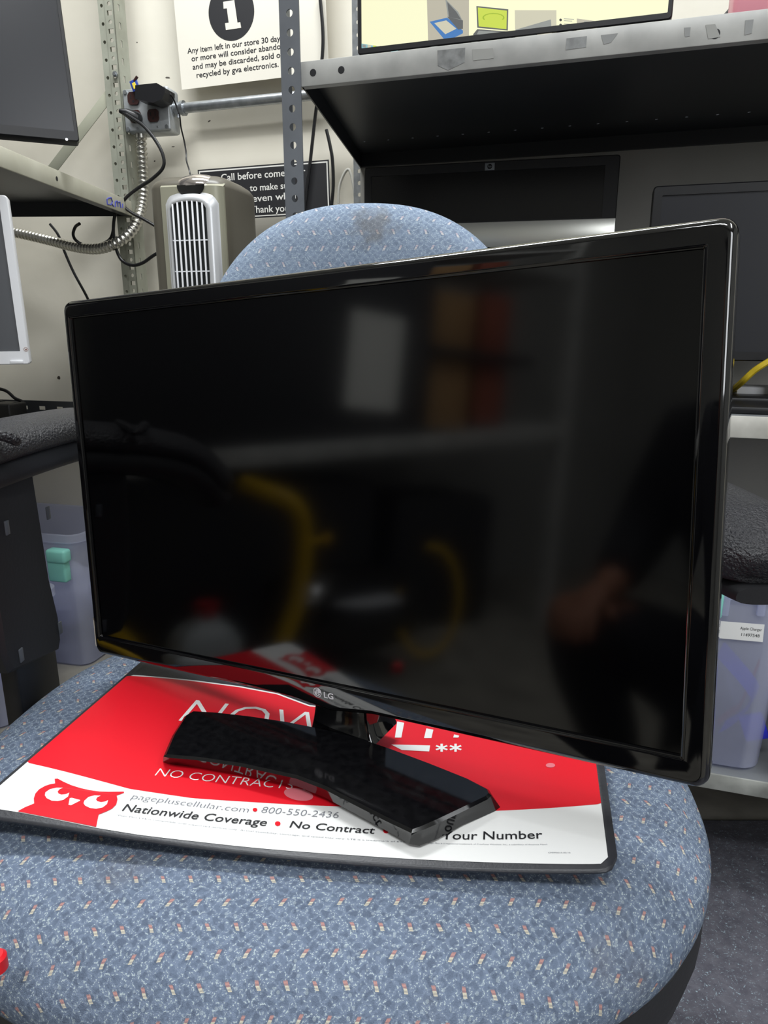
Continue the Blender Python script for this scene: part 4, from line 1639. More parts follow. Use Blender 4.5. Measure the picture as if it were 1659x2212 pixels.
M_OLIVE_L = mat('pale_olive_lip', (196, 194, 178), 0.45, noise=(15, (168, 166, 148), 0.6))
LN = LA - LU * 0.9
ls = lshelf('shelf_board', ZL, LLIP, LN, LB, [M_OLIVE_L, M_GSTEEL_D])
b = MB()
disc(b, atplane(123, 386, LA + LNR * 0.0012, LNR), LU, UP, 0.004, 14)
b.build('bolt_hole', M_INK, ls, smooth=0)
lq = lambda px, py: atplane(px, py, LA + LNR * 0.0016, LNR)
M_MARK = mat('blue_marker_ink', (70, 78, 170), 0.5)
b = MB()
for pts in (((234, 428), (240, 427), (243, 436), (239, 443), (232, 441), (231, 431), (234, 428)), ((241, 440), (246, 446)), ((249, 447), (249, 436), (253, 434), (255, 447)), ((255, 437), (259, 436), (261, 449)), ((265, 440), (265, 449))):
    b.tube([lq(*p) for p in pts], 0.0012, 5)
b.build('marker_scrawl', M_MARK, ls)
# upright: L-section of two flanges with round holes and slots
M_UPR = mat('olive_upright_steel', (158, 160, 146), 0.5, noise=(30, (130, 130, 116), 0.6))
s_l, s_m, s_r = LP(237, 300)[:2] @ WU[:2], LP(252, 300)[:2] @ WU[:2], LP(270.5, 300)[:2] @ WU[:2]
base = LP(237, 300)
w1, w2 = s_m - s_l, s_r - s_m
b = MB()
za, zc = LP(222, 12)[2], LP(259, 425)[2]
pt = (za - zc) / 11.0
z = za % pt
cells = []
zz = z
t0 = 0.0
while zz + pt / 2 < 2.0:
    cells.append((0, w1, t0, zz + pt / 2, ('c', w1 * 0.5, zz, 0.0036)))
    t0 = zz + pt / 2
    zz += pt
plate_holes(b, V(base[0], base[1], 0), WU, UP, cells, -WN * 0.002, 0, 10)
cells = []
zz, t0, k = z, 0.0, 0
h2 = pt / 2
zz = LP(239, 8)[2] % h2
off_ = int(LP(239, 8)[2] / h2)
k = -off_
while zz + h2 / 2 < 2.0:
    cells.append((w1, w1 + w2, t0, zz + h2 / 2, ('c', w1 + w2 * 0.5, zz, 0.0042) if k % 2 == 0 else ('r', w1 + w2 * 0.5, zz, 0.0062, 0.0046)))
    t0 = zz + h2 / 2
    zz += h2
    k += 1
plate_holes(b, V(base[0], base[1], 0) + WN * 0.002, WU, UP, cells, -WN * 0.002, 0, 12)
# side flange running back to the wall
cells = []
zz, t0 = z, 0.0
while zz + pt / 2 < 2.0:
    cells.append((0, 0.045, t0, zz + pt / 2, ('r', 0.020, zz, 0.0035, 0.0065)))
    t0 = zz + pt / 2
    zz += pt
plate_holes(b, V(base[0], base[1], 0) + WU * (w1 + w2) + WN * 0.002, -WN, UP, cells, -WU * 0.002, 0, 12)
b.obox(V(base[0], base[1], 1.0) + WU * w1 * 0.5 - WN * 0.010, WU * w1 * 0.5, WN * 0.001, UP * 1.0)  # backing strip added behind the round holes so they look dark
up_ = b.build('upright', M_UPR, lun, smooth=30)
b = MB()
for px, py in ((250, 161),):
    p = LP(px, py, 0.003)
    b.cyl(p, WN * 0.004, 0.006, 6)
    b.cyl(p + WN * 0.004, WN * 0.003, 0.0035, 10)
b.build('bolt', M_GALV, up_)
# diagonal brace behind the television
b = MB()
d0, d1 = LP(236, 205, -0.004), LP(108, 372, -0.004)
dv = unit(d1 - d0)
dp = unit(np.cross(dv, WN))
b.rbox((d0 + d1) / 2, (d1 - d0) / 2, dp * 0.012, WN * 0.001, 0.0008)
b.build('diagonal_brace', M_OLIVE, lun)
# rear rail on the wall, and the lower shelf
zlow = LP(120, 908, 0.06)[2]
b = MB()
ra, rb = LP(20, 868, 0.02), LP(172, 868, 0.02)
zr0, zr1 = LP(100, 905, 0.02)[2], LP(100, 866, 0.02)[2]
Lr = (rb - ra) @ WU + 0.5
cells = []
t0 = 0.0
px_h = [LP(x, 882, 0.02) for x in (91, 129)]
sp = (px_h[1] - px_h[0]) @ WU
s0 = ((px_h[0] - ra) @ WU) + 0.5
x = s0 % sp
while x + sp / 2 < Lr + 0.2:
    cells.append((t0, x + sp / 2, 0, zr1 - zr0, ('r', x, (zr1 - zr0) * 0.6, 0.009, 0.0045)))
    t0 = x + sp / 2
    x += sp
plate_holes(b, V(ra[0], ra[1], zr0) - WU * 0.5, WU, UP, cells, -WN * 0.002, 0, 12)
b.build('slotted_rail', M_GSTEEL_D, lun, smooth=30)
b = MB()
A0 = V(*LP(170, 908, 0.06)[:2], zlow)
ca = A0 - WU * 0.55 + WU * 0.10
b.obox(ca + WN * 0.13 + UP * -0.001, WU * 0.55, WN * 0.15, UP * 0.001)
b.rbox(ca + WN * 0.28 - UP * 0.013, WU * 0.55, WN * 0.0015, UP * 0.014, 0.001)
b.build('shelf_board', M_OLIVE_L, lun, smooth=30)
zlow_top = zlow

# television on the upper left shelf
pv = atplane(172, 306, V(0, 1.40, 0), V(0, -1, 0))
a25 = math.radians(24)
TU = V(math.cos(a25), math.sin(a25), 0)
TN = V(TU[1], -TU[0], 0)
TD = unit(V(0, 0, -1) + TU * 0.035 + TN * 0.02)
Wt, Hh = 0.62, 0.38
O = pv - TU * Wt - TD * Hh
t, q = panel_monitor('television', 'dark television on the upper left shelf with a white standby light', O, TU, TD, Wt, Hh, 0.04, (0.012, 0.006, 0.012, 0.016), M_BLACK, M_PANELG, cat='television', base_z=ZL + LLIP, neck_in=0.45)
b = MB()
c = atplane(144, 301, pv + TN * 0.0006, TN)
disc(b, c, TU, UP, 0.0022, 14)
o = b.build('standby_light', mat('white_led', (255, 255, 255), 0.3, emit=((235, 240, 255), 1.5)), t, smooth=0)
# white monitor below it
pv = atplane(66, 787, V(0, 1.22, 0), V(0, -1, 0))
a_ = math.radians(20)
TU2 = V(math.cos(a_), math.sin(a_), 0)
TN2 = V(TU2[1], -TU2[0], 0)
TD2 = unit(V(0, 0, -1) + TU2 * 0.012)
Hh = (atplane(22, 422, pv, TN2)[2] - pv[2])
Wt = 0.36
O = pv - TU2 * Wt - TD2 * Hh
rb_ = (pv - atplane(44, 760, pv, TN2)) @ TU2
bb_ = atplane(40, 759, pv, TN2)[2] - pv[2]
t, q = panel_monitor('white_monitor', 'white framed monitor with dark screen under the left shelf', O, TU2, TD2, Wt, Hh, 0.03, (rb_, rb_, 0.018, bb_), M_WPLAST, mat('grey_unlit_display', (88, 90, 94), 0.3), base_z=zlow_top, neck_in=0.4, neckmat=M_WPLAST)
b = MB()
c = atplane(36, 782, pv + TN2 * 0.001, TN2)
b.rbox(c, TU2 * 0.010, TN2 * 0.0012, UP * 0.0028, 0.001)
b.build('button', M_WPLAST, t)
b = MB()
c = atplane(56, 755, pv + TN2 * 0.0004, TN2)
for k in range(20):
    a0, a1 = 2 * math.pi * k / 20, 2 * math.pi * (k + 1) / 20
    b.add([c + TU2 * r * math.cos(x) + UP * r * math.sin(x) for r, x in ((.0035, a0), (.0035, a1), (.0028, a1), (.0028, a0))], [(0, 1, 2, 3)])
b.add([c + TU2 * x + UP * y for x, y in ((-.0014, -.0014), (.0014, -.0014), (.0014, .0016), (-.0014, .0006))], [(0, 1, 2, 3)])
b.build('round_emblem', mat('brown_emblem', (150, 110, 96), 0.5), t, smooth=0)
# black power brick and cable on the lower shelf
b = MB()
c = atz(20, 890, zlow_top + 0.02)
b.rbox(V(c[0], c[1], zlow_top + 0.022) + V(-0.04, 0, 0), WU * 0.075, WN * 0.03, UP * 0.022, 0.005, 3)
tag(b.build('power_brick', M_BLACK), 'black power brick on the lower left shelf behind the armrest', 'power brick')
b = MB()
q_ = lambda px, py: aty(px, py, c[1] + 0.01)
b.tube(smooth_path([q_(-30, 836), q_(10, 843), q_(32, 860), q_(48, 868), q_(30, 874), q_(-20, 862), q_(-40, 850)], 8), 0.004, 8)
tag(b.build('coiled_lead', M_CABLE), 'black lead coiled on top of the power brick on the lower left shelf', 'cable')

# ------------------------------------------------------------------ outlet box, conduit, cords
M_BOX = mat('galvanised_box', (188, 192, 194), 0.36, metal=0.45, noise=(40, (140, 144, 148), 0.7))
OB = wall(318, 240, 0.0)
ot = thing('outlet_box', OB, 'galvanised four-socket electrical box on the cream wall', 'outlet box')
ow = lambda px, py, off: wall(px, py, off)
pc = ow(317, 237, 0.048)
hw_ = (ow(366, 237, 0.048) - ow(268, 237, 0.048)) @ WU / 2
hh_ = (ow(317, 190, 0.048)[2] - ow(317, 284, 0.048)[2]) / 2
tl2 = unit(UP + WU * 0.03)
b = MB()
b.rbox(V(*(pc - WN * 0.026)), WU * (hw_ - 0.002), WN * 0.024, UP * (hh_ + 0.002), 0.008, 3)
b.build('box_body', M_BOX, ot)
b = MB()
b.rbox(pc - WN * 0.001, WU * hw_, WN * 0.0035, UP * hh_, 0.0034, 3)
cv = b.build('cover_plate', M_BOX, ot)
for sx, sy in ((-1, -1), (1, -1), (-1, 1), (1, 1)):
    b = MB()
    p = pc + WU * sx * hw_ * 0.86 + UP * sy * hh_ * 0.86 + WN * 0.0026
    b.cyl(p, WN * 0.0018, 0.0042, 12)
    b.build('screw', M_GALV, cv)
for sx in (-0.45, 0.45):
    for sy in (-0.02, -0.84):
        p = pc + WU * sx * hw_ + UP * sy * hh_ + WN * 0.0026
        b = MB()
        b.cyl(p, WN * 0.0012, 0.002, 10)
        b.build('screw', M_GALV, cv)
for px, py in ((289, 213), (332, 210), (293, 252), (332, 250)):
    p = ow(px, py, 0.0515)
    b = MB()
    ring = [(0.0145 * math.cos(a) if abs(0.0145 * math.cos(a)) < 0.0135 else math.copysign(0.0135, math.cos(a)), max(-0.0125, min(0.0125, 0.0155 * math.sin(a)))) for a in np.linspace(0, 2 * math.pi, 33)[:-1]]
    b.prism([p + WU * x + UP * y for x, y in ring], WN * 0.003)
    r_ = b.build('receptacle', M_BROWN, ot, smooth=30)
    b = MB()
    for x, y, w_, h_ in ((-0.0055, 0.003, 0.0011, 0.0036), (0.0055, 0.003, 0.0011, 0.0044)):
        b.obox(p + WU * x + UP * y + WN * 0.0031, WU * w_, UP * h_, WN * 0.0003)
    disc(b, p - UP * 0.006 + WN * 0.0033, WU, UP, 0.0024, 12)
    b.build('socket_slot', M_INK, r_, smooth=0)
# power adapter plugged in the upper right socket
b = MB()
pa = lambda px, py, off=0.095: ow(px, py, off)
poly = [pa(292, 184), pa(338, 179), pa(356, 190), pa(356, 200), pa(350, 214), pa(330, 222), pa(292, 213)]
b.prism(poly, -WN * 0.040)
ad = b.build('wall_adapter', M_BLACK, smooth=0)
tag(ad, 'black wall adapter plugged into the upper right socket of the box', 'adapter')
b = MB()
b.tube([pa(350, 199, 0.075), pa(364, 200, 0.075)], [0.0042, 0.0028], 10)
b.tube(smooth_path([pa(362, 200, 0.075), pa(371, 207, 0.07), pa(380, 226, 0.055), pa(388, 250, 0.05), pa(391, 275, 0.04), pa(398, 305, 0.03), pa(402, 330, 0.03), pa(403, 348, 0.04), pa(410, 372, 0.06), pa(414, 400, 0.06)], 6), 0.0017, 7)
tag(b.build('thin_cord', M_CABLE), 'thin black cord hanging from the wall adapter down behind the heater', 'cord')
b = MB()
c = ow(291, 184, 0.062)
b.rbox(c, unit(WU + UP * 0.35) * 0.009, unit(UP - WU * 0.35) * 0.011, WN * 0.0012, 0.001, 2, 0)
b.rbox(c + WN * 0.0014 - UP * 0.001, unit(WU + UP * 0.35) * 0.004, unit(UP - WU * 0.35) * 0.006, WN * 0.0004, 0.0003, 1, 1)
b.tube([c + UP * 0.008, c + UP * 0.016 + WU * 0.008], 0.003, 8, 2)
tag(b.build('blue_tag', [mat('blue_tag_card', (40, 66, 150), 0.5), mat('yellow_tag_card', (232, 208, 70), 0.5), M_BROWN]), 'small blue and yellow tag stuck above the socket box', 'tag')
b = MB()
b.tube(smooth_path([ow(263, 430, 0.085), ow(266, 444, 0.085), ow(285, 460, 0.09), ow(315, 476, 0.095), ow(352, 498, 0.10)], 8), 0.0034, 10)
b.tube(smooth_path([ow(263, 430, 0.085), ow(255, 442, 0.08), ow(247, 470, 0.07), ow(244, 500, 0.065), ow(236, 518, 0.065), ow(215, 528, 0.065), ow(185, 530, 0.07), ow(165, 520, 0.08), ow(158, 506, 0.08), ow(163, 490, 0.08), ow(172, 483, 0.085)], 8), 0.0034, 10)
tag(b.build('looped_cord', M_CABLE), 'black cord looped through the armoured conduit left of the heater', 'cord')
b = MB()
b.tube(smooth_path([ow(108, 484, 0.02), ow(126, 508, 0.02), ow(140, 545, 0.015), ow(160, 590, 0.01), ow(190, 646, 0.01), ow(205, 690, 0.01)], 6), 0.0032, 8)
tag(b.build('hanging_cord', M_CABLE), 'black cord hanging down the wall under the left shelf', 'cord')
# rigid conduit
ct = MB()
c0, c1 = ow(374, 236, 0.024), ow(606, 212, 0.024)
cd = unit(c1 - c0)
ct.tube([c0 + cd * 0.012, c1 + cd * 0.30], 0.0105, 20)
cn = thing('conduit', c0, 'straight galvanised conduit running right from the socket box', 'conduit')
ct.build('pipe', M_GALV, cn)
b = MB()
b.cyl(c0 - cd * 0.012, cd * 0.014, 0.010, 20)
b.cyl(c0 + cd * 0.001, cd * 0.004, 0.0155, 8)
b.cyl(c0 + cd * 0.005, cd * 0.016, 0.0125, 20)
b.cyl(c0 + cd * 0.021, cd * 0.007, 0.0155, 12)
b.cyl(c0 + cd * 0.012 - UP * 0.010, -UP * 0.008, 0.004, 8)
b.build('connector', M_GALV, cn)
# armoured flexible conduit
path = smooth_path([ow(303, 282, 0.03), ow(305, 310, 0.028), ow(308, 350, 0.026), ow(310, 400, 0.028), ow(307, 440, 0.035), ow(295, 482, 0.06), ow(272, 512, 0.085), ow(240, 530, 0.095), ow(205, 538, 0.085), ow(160, 533, 0.065), ow(110, 520, 0.05), ow(60, 508, 0.04), ow(20, 500, 0.035), ow(-40, 490, 0.03)], 30)
# resample evenly and ripple the radius
seg = [np.linalg.norm(path[i + 1] - path[i]) for i in range(len(path) - 1)]
cum = np.concatenate([[0], np.cumsum(seg)])
PITCHR = 0.0100
nn = int(cum[-1] / (PITCHR / 6))
sv = np.linspace(0, cum[-1], nn)
P = np.stack([np.interp(sv, cum, [p[i] for p in path]) for i in range(3)], 1)
rad = 0.0092 + 0.0030 * np.abs(np.sin(np.pi * sv / PITCHR))
b = MB()
b.tube(list(P), list(rad), 14)
b.cyl(ow(303, 278, 0.03), -UP * 0.02, 0.013, 18)
tag(b.build('armoured_conduit', M_ALU, smooth=60), 'ribbed armoured conduit curving from the socket box to the left', 'conduit')

# ------------------------------------------------------------------ signs on the wall
M_PAPER = mat('laminated_paper', (224, 219, 206), 0.45)
sg = MB()
e0, e1 = ow(393, 194, 0.0015), ow(604, 168, 0.0015)
gu = unit(e1 - e0)
gv = unit(np.cross(WN, gu))
if gv[2] < 0:
    gv = -gv
W_ = 0.34
sg.prism([e0 + gu * x + gv * y for x, y in ((0, 0), (W_, 0), (W_, 0.46), (0.0, 0.46))], -WN * 0.0012, 0)
dc = ow(499.5, 26, 0.0018)
drr = (ow(549, 26, 0.0018) - ow(450, 26, 0.0018)) @ WU / 2
disc(sg, dc, gu, gv, drr, 60, 1, r2=drr * 1.02)
dd = lambda px, py: ow(px, py, 0.0022)
sg.add([dd(*p) for p in ((482, 4), (506, 0), (513, 49), (519, 48), (521, 60), (488, 65), (486, 50), (494, 49), (490, 18), (483, 19))], [tuple(range(10))], 0)
for s, a, c, h in (('Any item left in our store 30 days', (405, 116), (611, 87.5), 15.5), ('or more will consider abandoned', (414, 132.5), (631, 102), 15.5), ('and may be discarded, sold or', (416.5, 150.5), (613, 123), 15.5), ('recycled by gva electronics.', (425, 168), (602, 144), 15.5)):
    p, r_ = ow(*a, 0.0018), ow(*c, 0.0018)
    hp = ow(a[0], a[1] - h, 0.0018)
    put_text(sg, s, p, unit(r_ - p), gv, np.linalg.norm(hp - p) * 0.80, 1, width=np.linalg.norm(r_ - p), bold=0.012)
tag(sg.build('paper_notice', [M_PAPER, M_INK], smooth=0), 'white laminated notice with a numeral 1 in a black disc on the wall', 'notice')
bs_ = MB()
e0, e1 = ow(427, 367, 0.003), ow(612, 352.5, 0.003)
gu = unit(e1 - e0)
gv = unit(np.cross(WN, gu))
if gv[2] < 0:
    gv = -gv
f0 = ow(540, 472, 0.003)
Hs = abs((f0 - e0) @ gv)
W_ = 0.31
R4 = lambda i, m, d: bs_.prism([e0 + gu * x - gv * y + WN * d for x, y in ((i, i), (W_ - i, i), (W_ - i, Hs - i), (i, Hs - i))], WN * 0.0003, m)
R4(0, 0, 0)
R4(0.003, 1, 0.0004)
R4(0.0058, 0, 0.0008)
for s, a, c, h in (('Call before come over', (478, 391), (660, 377), 20), ('to make sure', (540, 413), (638, 406), 19), ('ready, even when', (484, 441), (646, 428), 19), ('Thank you', (541, 460), (624, 456.5), 20)):
    p, r_ = ow(*a, 0.0045), ow(*c, 0.0045)
    hp = ow(a[0], a[1] - h * 0.78, 0.0045)
    put_text(bs_, s, p, unit(r_ - p), gv, np.linalg.norm(hp - p), 1, width=np.linalg.norm(r_ - p), bold=0.012)
tag(bs_.build('black_sign', [M_INK, mat('sign_white', (222, 220, 214), 0.5)], smooth=0), 'black wall sign with white lettering behind the tower heater', 'sign')

# ------------------------------------------------------------------ tower heater
hy = 1.47
xl_, xr_ = aty(343, 440, hy)[0], aty(540, 440, hy)[0]
hc = V((xl_ + xr_) / 2, hy, zlow_top)
hwid = (xr_ - xl_) / 2 * 0.90
ha = math.radians(-12)                         # front turned a little to the left
HU, HN = V(math.cos(ha), math.sin(ha), 0), V(math.sin(ha), -math.cos(ha), 0)
ht = thing('tower_heater', hc, 'grey ceramic tower heater with a silver vertical grille beside the black sign', 'heater')
FD = 0.085                                     # front depth


def hpx(px, py, d=FD):
    p = atplane(px, py, hc + HN * d, HN) - hc
    return p @ HU, p[2]


HS = hpx(420, 398)[1]
HH = HS + 0.021
print('heater', hwid * 2, HH, hc, hpx(354, 500), hpx(480, 500))
M_HB = mat('bronze_grey_plastic', (88, 84, 74), 0.38)
M_HF = mat('warm_grey_heater_front', (156, 154, 136), 0.36, metal=0.15)
M_HD = mat('dark_grille_inside', (22, 27, 27), 0.6)
M_CHR = mat('chrome_panel', (214, 206, 202), 0.12, metal=0.9)
SE = 5.0


def hsec(s, n=72):
    """plan of the body: broad rounded front"""
    out = []
    for k in range(n):
        a = 2 * math.pi * k / n
        ca, sa = math.cos(a), math.sin(a)
        x = math.copysign(abs(ca) ** (2 / SE), ca) * hwid * s
        y = math.copysign(abs(sa) ** (2 / SE), sa) * (FD if sa > 0 else 0.095) * s
        out.append((x, y))
    return out


hp_ = lambda x, y, z: hc + HU * x + HN * y + UP * z
b = MB()
loops = [[hp_(x, y, z) for x, y in hsec(s)] for s, z in ((1.04, 0), (1.04, 0.02), (0.97, 0.03), (0.985, 0.05), (0.99, HS - 0.004), (0.975, HS + 0.002), (0.90, HS + 0.010), (0.76, HS + 0.017), (0.4, HH))]
b.loops(loops)
b.build('heater_body', M_HB, ht, smooth=40)


def hfront(x, off=0.0):
    t_ = min(0.999, abs(x) / hwid)
    return FD * (1 - t_ ** SE) ** (1 / SE) + off


def hstrip(mb, xs, zlo, zhi, off, mi=0):
    """patch of the curved front between two height curves"""
    A = [hp_(x, hfront(x, off), zlo(x)) for x in xs]
    B_ = [hp_(x, hfront(x, off), zhi(x)) for x in xs]
    n = len(xs)
    mb.add(A + B_, [(i, i + 1, n + i + 1, n + i) for i in range(n - 1)], mi)


fx0, fx1 = max(-hwid * 0.93, hpx(354, 500)[0]), hpx(481, 500)[0]
b = MB()
xs = np.linspace(fx0, fx1, 40)
A = [[hp_(x, hfront(x, o_), z) for x in xs] for o_, z in ((-0.002, 0.03), (0.0030, 0.031), (0.0030, HS - 0.003), (-0.006, HS + 0.003))]
for i in range(3):
    nx = len(xs)
    b.add(A[i] + A[i + 1], [(k, k + 1, nx + k + 1, nx + k) for k in range(nx - 1)])
for k in (0, -1):
    x = xs[k]
    b.add([hp_(x, hfront(x, -0.003), 0.03), hp_(x, hfront(x, 0.003), 0.031), hp_(x, hfront(x, 0.003), HS - 0.003), hp_(x, hfront(x, -0.003), HS - 0.003)], [(0, 1, 2, 3)])
b.build('front_panel', M_HF, ht, smooth=50)
gx0, gx1 = hpx(368, 500)[0], hpx(469, 500)[0]
ox0, ox1 = hpx(376, 500)[0], hpx(452, 500)[0]
gzt, ozt = hpx(418, 421)[1], hpx(418, 436)[1]
gzb = 0.06


def arch_loop(x0, x1, zt_, zb, sag, off, n=20):
    """outline with a gently arched top and rounded shoulders"""
    pts = []
    for k in range(n + 1):
        t_ = -1 + 2 * k / n
        x = (x0 + x1) / 2 + (x1 - x0) / 2 * t_
        z = zt_ - sag * abs(t_) ** 2.2 - (0.010 * max(0, abs(t_) - 0.85) / 0.15) * sag / 0.010
        pts.append((x, z))
    pts += [(x1, zb), ((x0 + x1) / 2, zb), (x0, zb)]
    return [hp_(x, hfront(x, off), z) for x, z in pts]


b = MB()
b.loops([arch_loop(gx0 - 0.004, gx1 + 0.004, gzt + 0.005, gzb, 0.010, 0.0032), arch_loop(gx0, gx1, gzt, gzb + 0.004, 0.010, 0.0044), arch_loop(gx0 + 0.002, gx1 - 0.004, gzt - 0.004, gzb + 0.006, 0.010, 0.0090),
         arch_loop(gx0 + 0.004, gx1 - 0.011, gzt - 0.009, gzb + 0.008, 0.008, 0.0105), arch_loop(ox0, ox1, ozt, gzb + 0.010, 0.006, 0.0095), arch_loop(ox0, ox1, ozt, gzb + 0.010, 0.006, 0.0036)], cap0=False, cap1=False)
b.build('grille_surround', M_SILVER, ht, smooth=50)
b = MB()
xs = np.linspace(ox0 - 0.001, ox1 + 0.001, 24)
hstrip(b, xs, lambda x: gzb + 0.008, lambda x: ozt, 0.0040)
b.build('grille_back', M_HD, ht, smooth=0)
bw_ = hpx(387.7, 500)[0] - hpx(377.3, 500)[0]
for k in range(7):
    x = hpx(377.8, 445)[0] + bw_ * k
    t_ = (x - (ox0 + ox1) / 2) / ((ox1 - ox0) / 2)
    zt_ = ozt - 0.006 * t_ * t_ + 0.001
    b = MB()
    b.rbox(hp_(x, hfront(x, 0.0088), (zt_ + gzb + 0.01) / 2), HU * 0.0015, HN * 0.0016, UP * (zt_ - gzb - 0.01) / 2, 0.0008)
    b.build('vertical_bar', M_WPLAST, ht)
for py in (520, 587):
    z_ = hpx(418, py)[1]
    b = MB()
    b.rbox(hp_((ox0 + ox1) / 2, hfront((ox0 + ox1) / 2, 0.0065), z_), HU * ((ox1 - ox0) / 2), HN * 0.001, UP * 0.0011, 0.0007)
    b.build('cross_bar', M_WPLAST, ht)
b = MB()
wx, wr = hpx(413, 396)[0], (hpx(443, 396)[0] - hpx(384, 396)[0]) / 2
xs = wx + wr * np.sin(np.linspace(-math.pi / 2, math.pi / 2, 25))
hstrip(b, xs, lambda x: HS - 0.002 - 0.020 * math.sqrt(max(0, 1 - ((x - wx) / wr) ** 2)), lambda x: HS - 0.001, 0.0040)
b.build('control_window', M_BLACKG, ht, smooth=0)
b = MB()
loops = []
for s, dz in ((1.0, -0.002), (1.0, 0.002), (0.93, 0.009), (0.75, 0.015), (0.45, 0.020), (0.2, 0.022)):
    loops.append([hp_(wx + 0.046 * s * math.cos(a), FD - 0.037 + 0.042 * s * math.sin(a), HS + dz) for a in np.linspace(0, 2 * math.pi, 41)[:-1]])
b.loops(loops)
b.build('control_panel', M_CHR, ht, smooth=50)

# plug and the black cord looping to the heater
b = MB()
b.tube([ow(297, 254, 0.054), ow(290, 252, 0.075), ow(272, 243, 0.085), ow(258, 239, 0.088)], [0.011, 0.012, 0.008, 0.004], 12)
b.tube(smooth_path([ow(262, 240, 0.088), ow(285, 255, 0.09), ow(310, 272, 0.09), ow(335, 302, 0.09), ow(352, 335, 0.09), ow(352, 362, 0.09), ow(328, 387, 0.09), ow(296, 408, 0.09), ow(272, 428, 0.09), ow(252, 455, 0.09), ow(245, 490, 0.09), ow(249, 530, 0.09), ow(262, 561, 0.09), ow(285, 573, 0.09), ow(308, 568, 0.09), ow(330, 553, 0.09), ow(352, 540, 0.09)], 8), 0.0036, 10)
b.build('power_cord', M_CABLE, ht)

# cords between the uprights
for k, (pts, r_, m, lab) in enumerate((([(690, -20), (697, 60), (697, 110), (690, 180), (680, 260), (670, 350), (658, 450), (650, 520)], 0.0036, M_CABLE, 'black cord hanging beside the perforated upright'),
                                       ([(705, 280), (712, 310), (718, 345), (720, 400), (716, 450), (714, 520)], 0.0036, M_CABLE, 'short black cord hanging under the left end of the right shelf'),
                                       ([(731, 440), (733, 405), (742, 378), (752, 366), (759, 380), (766, 420), (770, 470)], 0.003, mat('grey_cable_sheath', (176, 174, 166), 0.5), 'pale grey cord arching behind the blue chair back'))):
    b = MB()
    b.tube(smooth_path([ow(x, y, 0.012) for x, y in pts], 6), r_, 8)
    tag(b.build('hanging_cord', m), lab, 'cord')
b = MB()
pp = lambda x, y: atplane(x, y, SA - SN * 0.35, SN)
b.tube(smooth_path([pp(1600, -20), pp(1585, 10), pp(1568, 32), pp(1552, 44), pp(1530, 60)], 6), 0.0032, 8)
tag(b.build('hanging_cord', M_CABLE), 'black cord behind the top right shelf near the pink packet', 'cord')

# ------------------------------------------------------------------ behind and left of the camera: what the monitor mirrors
M_CARD = mat('brown_cardboard', (176, 138, 92), 0.8, noise=(8, (150, 112, 70), 0.6))
M_RUST = mat('red_brown_carton', (150, 74, 52), 0.7)
M_YEL = mat('yellow_painted_tube', (232, 186, 20), 0.4)


def mir(px, py, x):
    """the point of the plane x = const that the screen mirrors at a pixel"""
    d = unit(ray(px, py))
    p = CAMP + d * (((TL - CAMP) @ EN) / (d @ EN))
    r = d - 2 * (d @ EN) * EN
    return p + r * ((x - p[0]) / r[0])


sx = -1.45
rk = thing('aisle_rack', (sx - 0.2, -0.2, 0), 'steel rack with long pale shelf on the left side of the aisle, facing the chair', 'shelving')
b = MB()
b.rbox(V(sx, -0.31, 0.643), V(0.002, 0, 0), V(0, 0.86, -0.090), V(0, 0, 0.027), 0.001)
b.obox(V(sx - 0.24, -0.31, 0.668), V(0.24, 0, 0), V(0, 0.86, -0.090), V(0, 0, 0.001))
b.build('shelf_board', M_GSTEEL_L, rk)
b = MB()
b.obox(V(sx - 0.24, -0.31, 1.29), V(0.24, 0, 0), V(0, 0.86, 0), V(0, 0, 0.014))
b.build('shelf_board', M_GSTEEL_L, rk)
for y in (0.56, -1.185):
    b = MB()
    b.obox(V(sx - 0.002, y, 0.85), V(0.002, 0, 0), V(0, 0.02, 0), V(0, 0, 0.85))
    b.obox(V(sx - 0.02, y + 0.02, 0.85), V(0.02, 0, 0), V(0, 0.002, 0), V(0, 0, 0.85))
    b.build('upright', M_GSTEEL_L, rk)
# big black cabinet with a sheet of paper taped to it
b = MB()
b.loops([[V(sx - x, y, z) for y, z in ((0.455, 0.592), (-0.577, 0.700), (-0.577, 1.26), (0.455, 1.26))] for x in (0.03, 0.27)])
tag(b.build('black_cabinet', M_BLACK), 'large black cabinet standing on the aisle rack', 'cabinet')
b = MB()
b.rbox(V(sx - 0.0285, -0.365, 0.908), V(0.0006, 0, 0), V(0, 0.094, 0.003), V(0, -0.004, 0.145), 0.0003, 1)
tag(b.build('paper_sheet', M_WHITE), 'white sheet of paper taped on the black cabinet', 'paper')
for k, (y, z, hy_, hz, m, n_, lab) in enumerate(((-0.672, 1.075, 0.090, 0.088, M_CARD, 'carton', 'tan carton, upper of two left of the red-brown cartons'), (-0.672, 0.835, 0.090, 0.117, M_CARD, 'carton', 'tan carton standing low on the aisle rack'),
                                          (-0.862, 1.085, 0.06, 0.098, M_RUST, 'carton', 'tall red-brown carton, upper one on the aisle rack'), (-0.862, 0.845, 0.06, 0.107, M_RUST, 'carton', 'tall red-brown carton, lower one on the aisle rack'))):
    b = MB()
    b.rbox(V(sx - 0.16, y, z), V(0.10, 0, 0), V(0, hy_, 0), V(0, 0, hz), 0.004)
    tag(b.build(n_, m), lab, 'carton')
b = MB()
b.obox(V(sx - 0.15, -0.80, 0.969), V(0.13, 0, 0), V(0, 0.215, 0), V(0, 0, 0.016))
tag(b.build('shelf_divider', M_BLACK), 'thin dark board between the cartons on the aisle rack', 'board')
